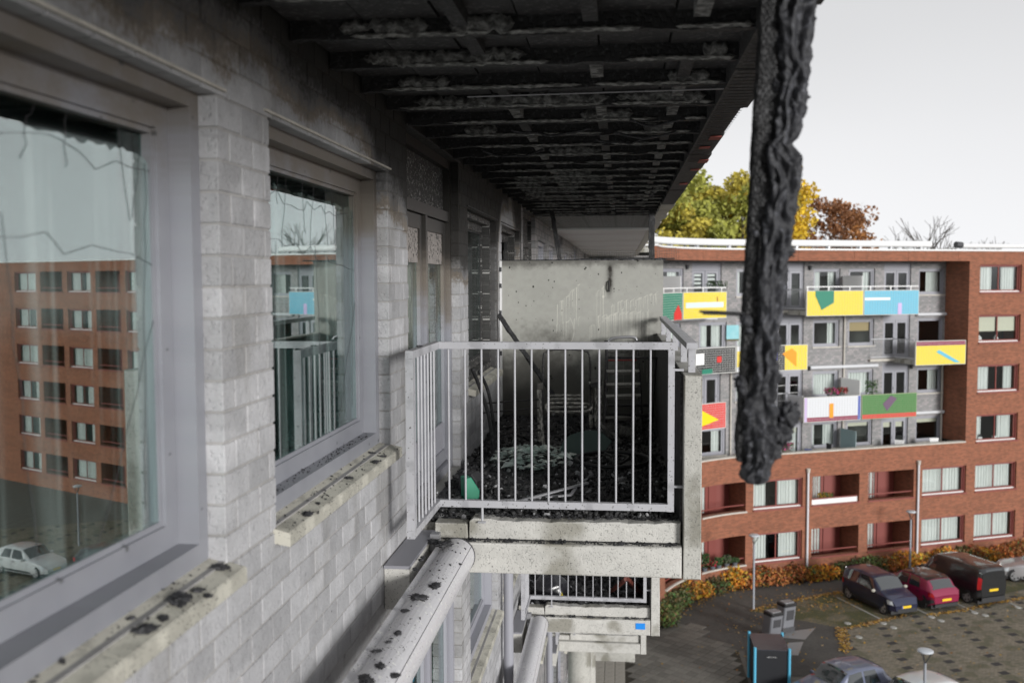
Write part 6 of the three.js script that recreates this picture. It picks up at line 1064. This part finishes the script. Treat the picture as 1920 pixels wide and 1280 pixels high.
// ---------------------------------------------------------------- small things on the balconies opposite
{
  const pot = (s, y, d, w, col, leaf, seed, name, label, h = 0.3, group) => {
    const p = bend([s, y, d]), r = rng(seed), t = thing(name, label, 'plant', V(...p), group); obj('pot', new G().add(new THREE.CylinderGeometry(0.1, 0.075, 0.16, 12).translate(0, 0.08, 0)).build().scale(w, 1, 1), std({ color: C(...col), roughness: 0.7 }), t);
    const pts = []; for (let k = 0; k < 260; k++) { const a = r() * 6.28, q = Math.sqrt(r()); pts.push([Math.cos(a) * q * 0.16 * w, 0.16 + h * Math.pow(r(), 0.7), Math.sin(a) * q * 0.16]); } obj('foliage', leafMesh(r, pts, 0.05, (q, rr) => { const c = rr() < 0.5 ? leaf : [0.05, 0.11, 0.03], k = 0.7 + 0.6 * rr(); return c.map((v) => v * k); }), leafMat, t);
  };
  const pk = [0.6, 0.06, 0.25], rd = [0.6, 0.03, 0.06], gn = [0.06, 0.14, 0.03];
  pot(4.75, FLR(3) + 0.95, -0.16, 2.2, [0.1, 0.1, 0.1], pk, 1, 'flower_box', 'flower box with pink blossoms on the white tiled balcony'); pot(5.35, FLR(3) + 0.95, -0.16, 2.2, [0.1, 0.1, 0.1], rd, 2, 'flower_box', 'flower box with red blossoms on the white tiled balcony');
  pot(2.1, PAR + 0.07, -0.12, 2.4, [0.12, 0.1, 0.08], pk, 3, 'flower_box', 'pot of pink flowers on the brick terrace coping', 0.35); pot(7.6, FLR(3) + 0.75, -0.7, 2, [0.2, 0.15, 0.1], gn, 4, 'potted_palm', 'leafy green palm on the balcony behind the white screen', 0.75);
  pot(-1.7, FLR(5) + 0.85, -0.5, 3.5, [0.1, 0.1, 0.1], [0.02, 0.035, 0.015], 5, 'potted_shrub', 'dark shrub on the balcony with green and yellow tiles', 0.5);
  [[-2.75, 0.9, gn], [-2.2, 0.3, rd], [-1.8, 0.45, gn], [-1.3, 0.5, [0.15, 0.15, 0.1]], [-0.8, 0.25, gn]].forEach(([s, h, c], i) => pot(s, FLR(0) + 0.85, -0.05, 1.4, [0.1, 0.11, 0.13], c, 10 + i, 'potted_plant', ['tall green potted plant in a dark box', 'low potted plant with red leaves', 'bushy potted plant in a grey box', 'pale potted plant', 'small potted plant in a dark pot'][i] + ' on the curved white sill', h * 0.8, 'pots on the curved sill'));
  pot(4.6, FLR(1) + 0.85, -0.3, 2.6, [0.1, 0.1, 0.1], [0.6, 0.38, 0.02], 22, 'flower_box', 'yellow plant behind the white loggia screen', 0.35);
  const chair = (s, k, d, m, label, turn) => { const p = bend([s, FLR(k), d]), t = thing('terrace_chair', label, 'chair', V(...p)); t.rotation.y = turn; obj('seat', box(-0.24, 0.24, 0.42, 0.46, -0.22, 0.24), m, t); const g = new G(); for (let i = 0; i < 6; i++) g.box(-0.23 + i * 0.078, -0.165 + i * 0.078, 0.47, 1.06, -0.25, -0.22); g.box(-0.25, 0.25, 1.061, 1.12, -0.26, -0.21); obj('backrest', g, m, t); for (const x of [-0.22, 0.19]) for (const z of [-0.22, 0.2]) obj('leg', box(x, x + 0.03, 0, 0.419, z, z + 0.03), m, t); };
  chair(9.5, 2, -0.75, M.white, 'white slatted garden chair on the terrace next to the balcony door', 2.9); chair(11.6, 2, -0.75, M.white, 'white slatted garden chair on the terrace near the red side wall', 3.3); chair(2.9, 2, -0.8, M.dark2, 'dark grey terrace chair beside the pink flowers', 1.2); chair(4.9, 2, -0.8, M.dark2, 'dark grey terrace chair beside the frosted screen', -1.2);
  const tb = thing('terrace_table', 'dark terrace table with a blue bowl between two dark chairs', 'table', V(...bend([3.9, FLR(2), -0.8]))); obj('top', box(-0.5, 0.5, 0.7, 0.74, -0.35, 0.35), M.dark2, tb); for (const x of [-0.45, 0.4]) for (const z of [-0.3, 0.25]) obj('leg', box(x, x + 0.05, 0, 0.699, z, z + 0.05), M.dark2, tb);
  const bw = obj('blue_bowl', new THREE.CylinderGeometry(0.22, 0.12, 0.14, 20), std({ color: C(0.06, 0.12, 0.45) })); bw.position.set(...bend([3.9, FLR(2) + 0.81, -0.8])); tag(bw, 'blue bowl on the dark terrace table', 'bowl');
  const pic = obj('beach_picture', B1(-0.35, 0.3, FLR(4) + 1.15, FLR(4) + 1.95, DW + 0.02, DW + 0.05), std({ map: colorTex(64, 64, (u, v) => v < 0.25 ? [0.12, 0.1, 0.05] : mix3([0.2, 0.5, 0.55], [0.35, 0.6, 0.65], fbm(u, v, 4, 3))) })); tag(pic, 'turquoise picture hanging outside beside the charred beam', 'picture');
  for (const [i, s, k, lb] of [[0, 14.2, 4, 'white lantern on the sill behind the blind'], [1, 15.3, 4, 'white lantern on the sill beside the mullion, behind the blind'], [2, 14.4, 2, 'white lantern with dark roof beside the curtain'], [3, 15.35, 2, 'white lantern with dark roof in the middle of the sill']]) { const p = bend([s, FLR(k) + 0.91, -0.33]), t = thing('lantern', lb, 'lantern', V(...p)); obj('base', box(-0.1, 0.1, 0, 0.16, -0.07, 0.07), M.white, t); obj('roof', new THREE.ConeGeometry(0.13, 0.16, 4).rotateY(0.78).translate(0, 0.24, 0), i < 2 ? M.white : M.dark2, t); }
}
renderer.render(scene, camera);
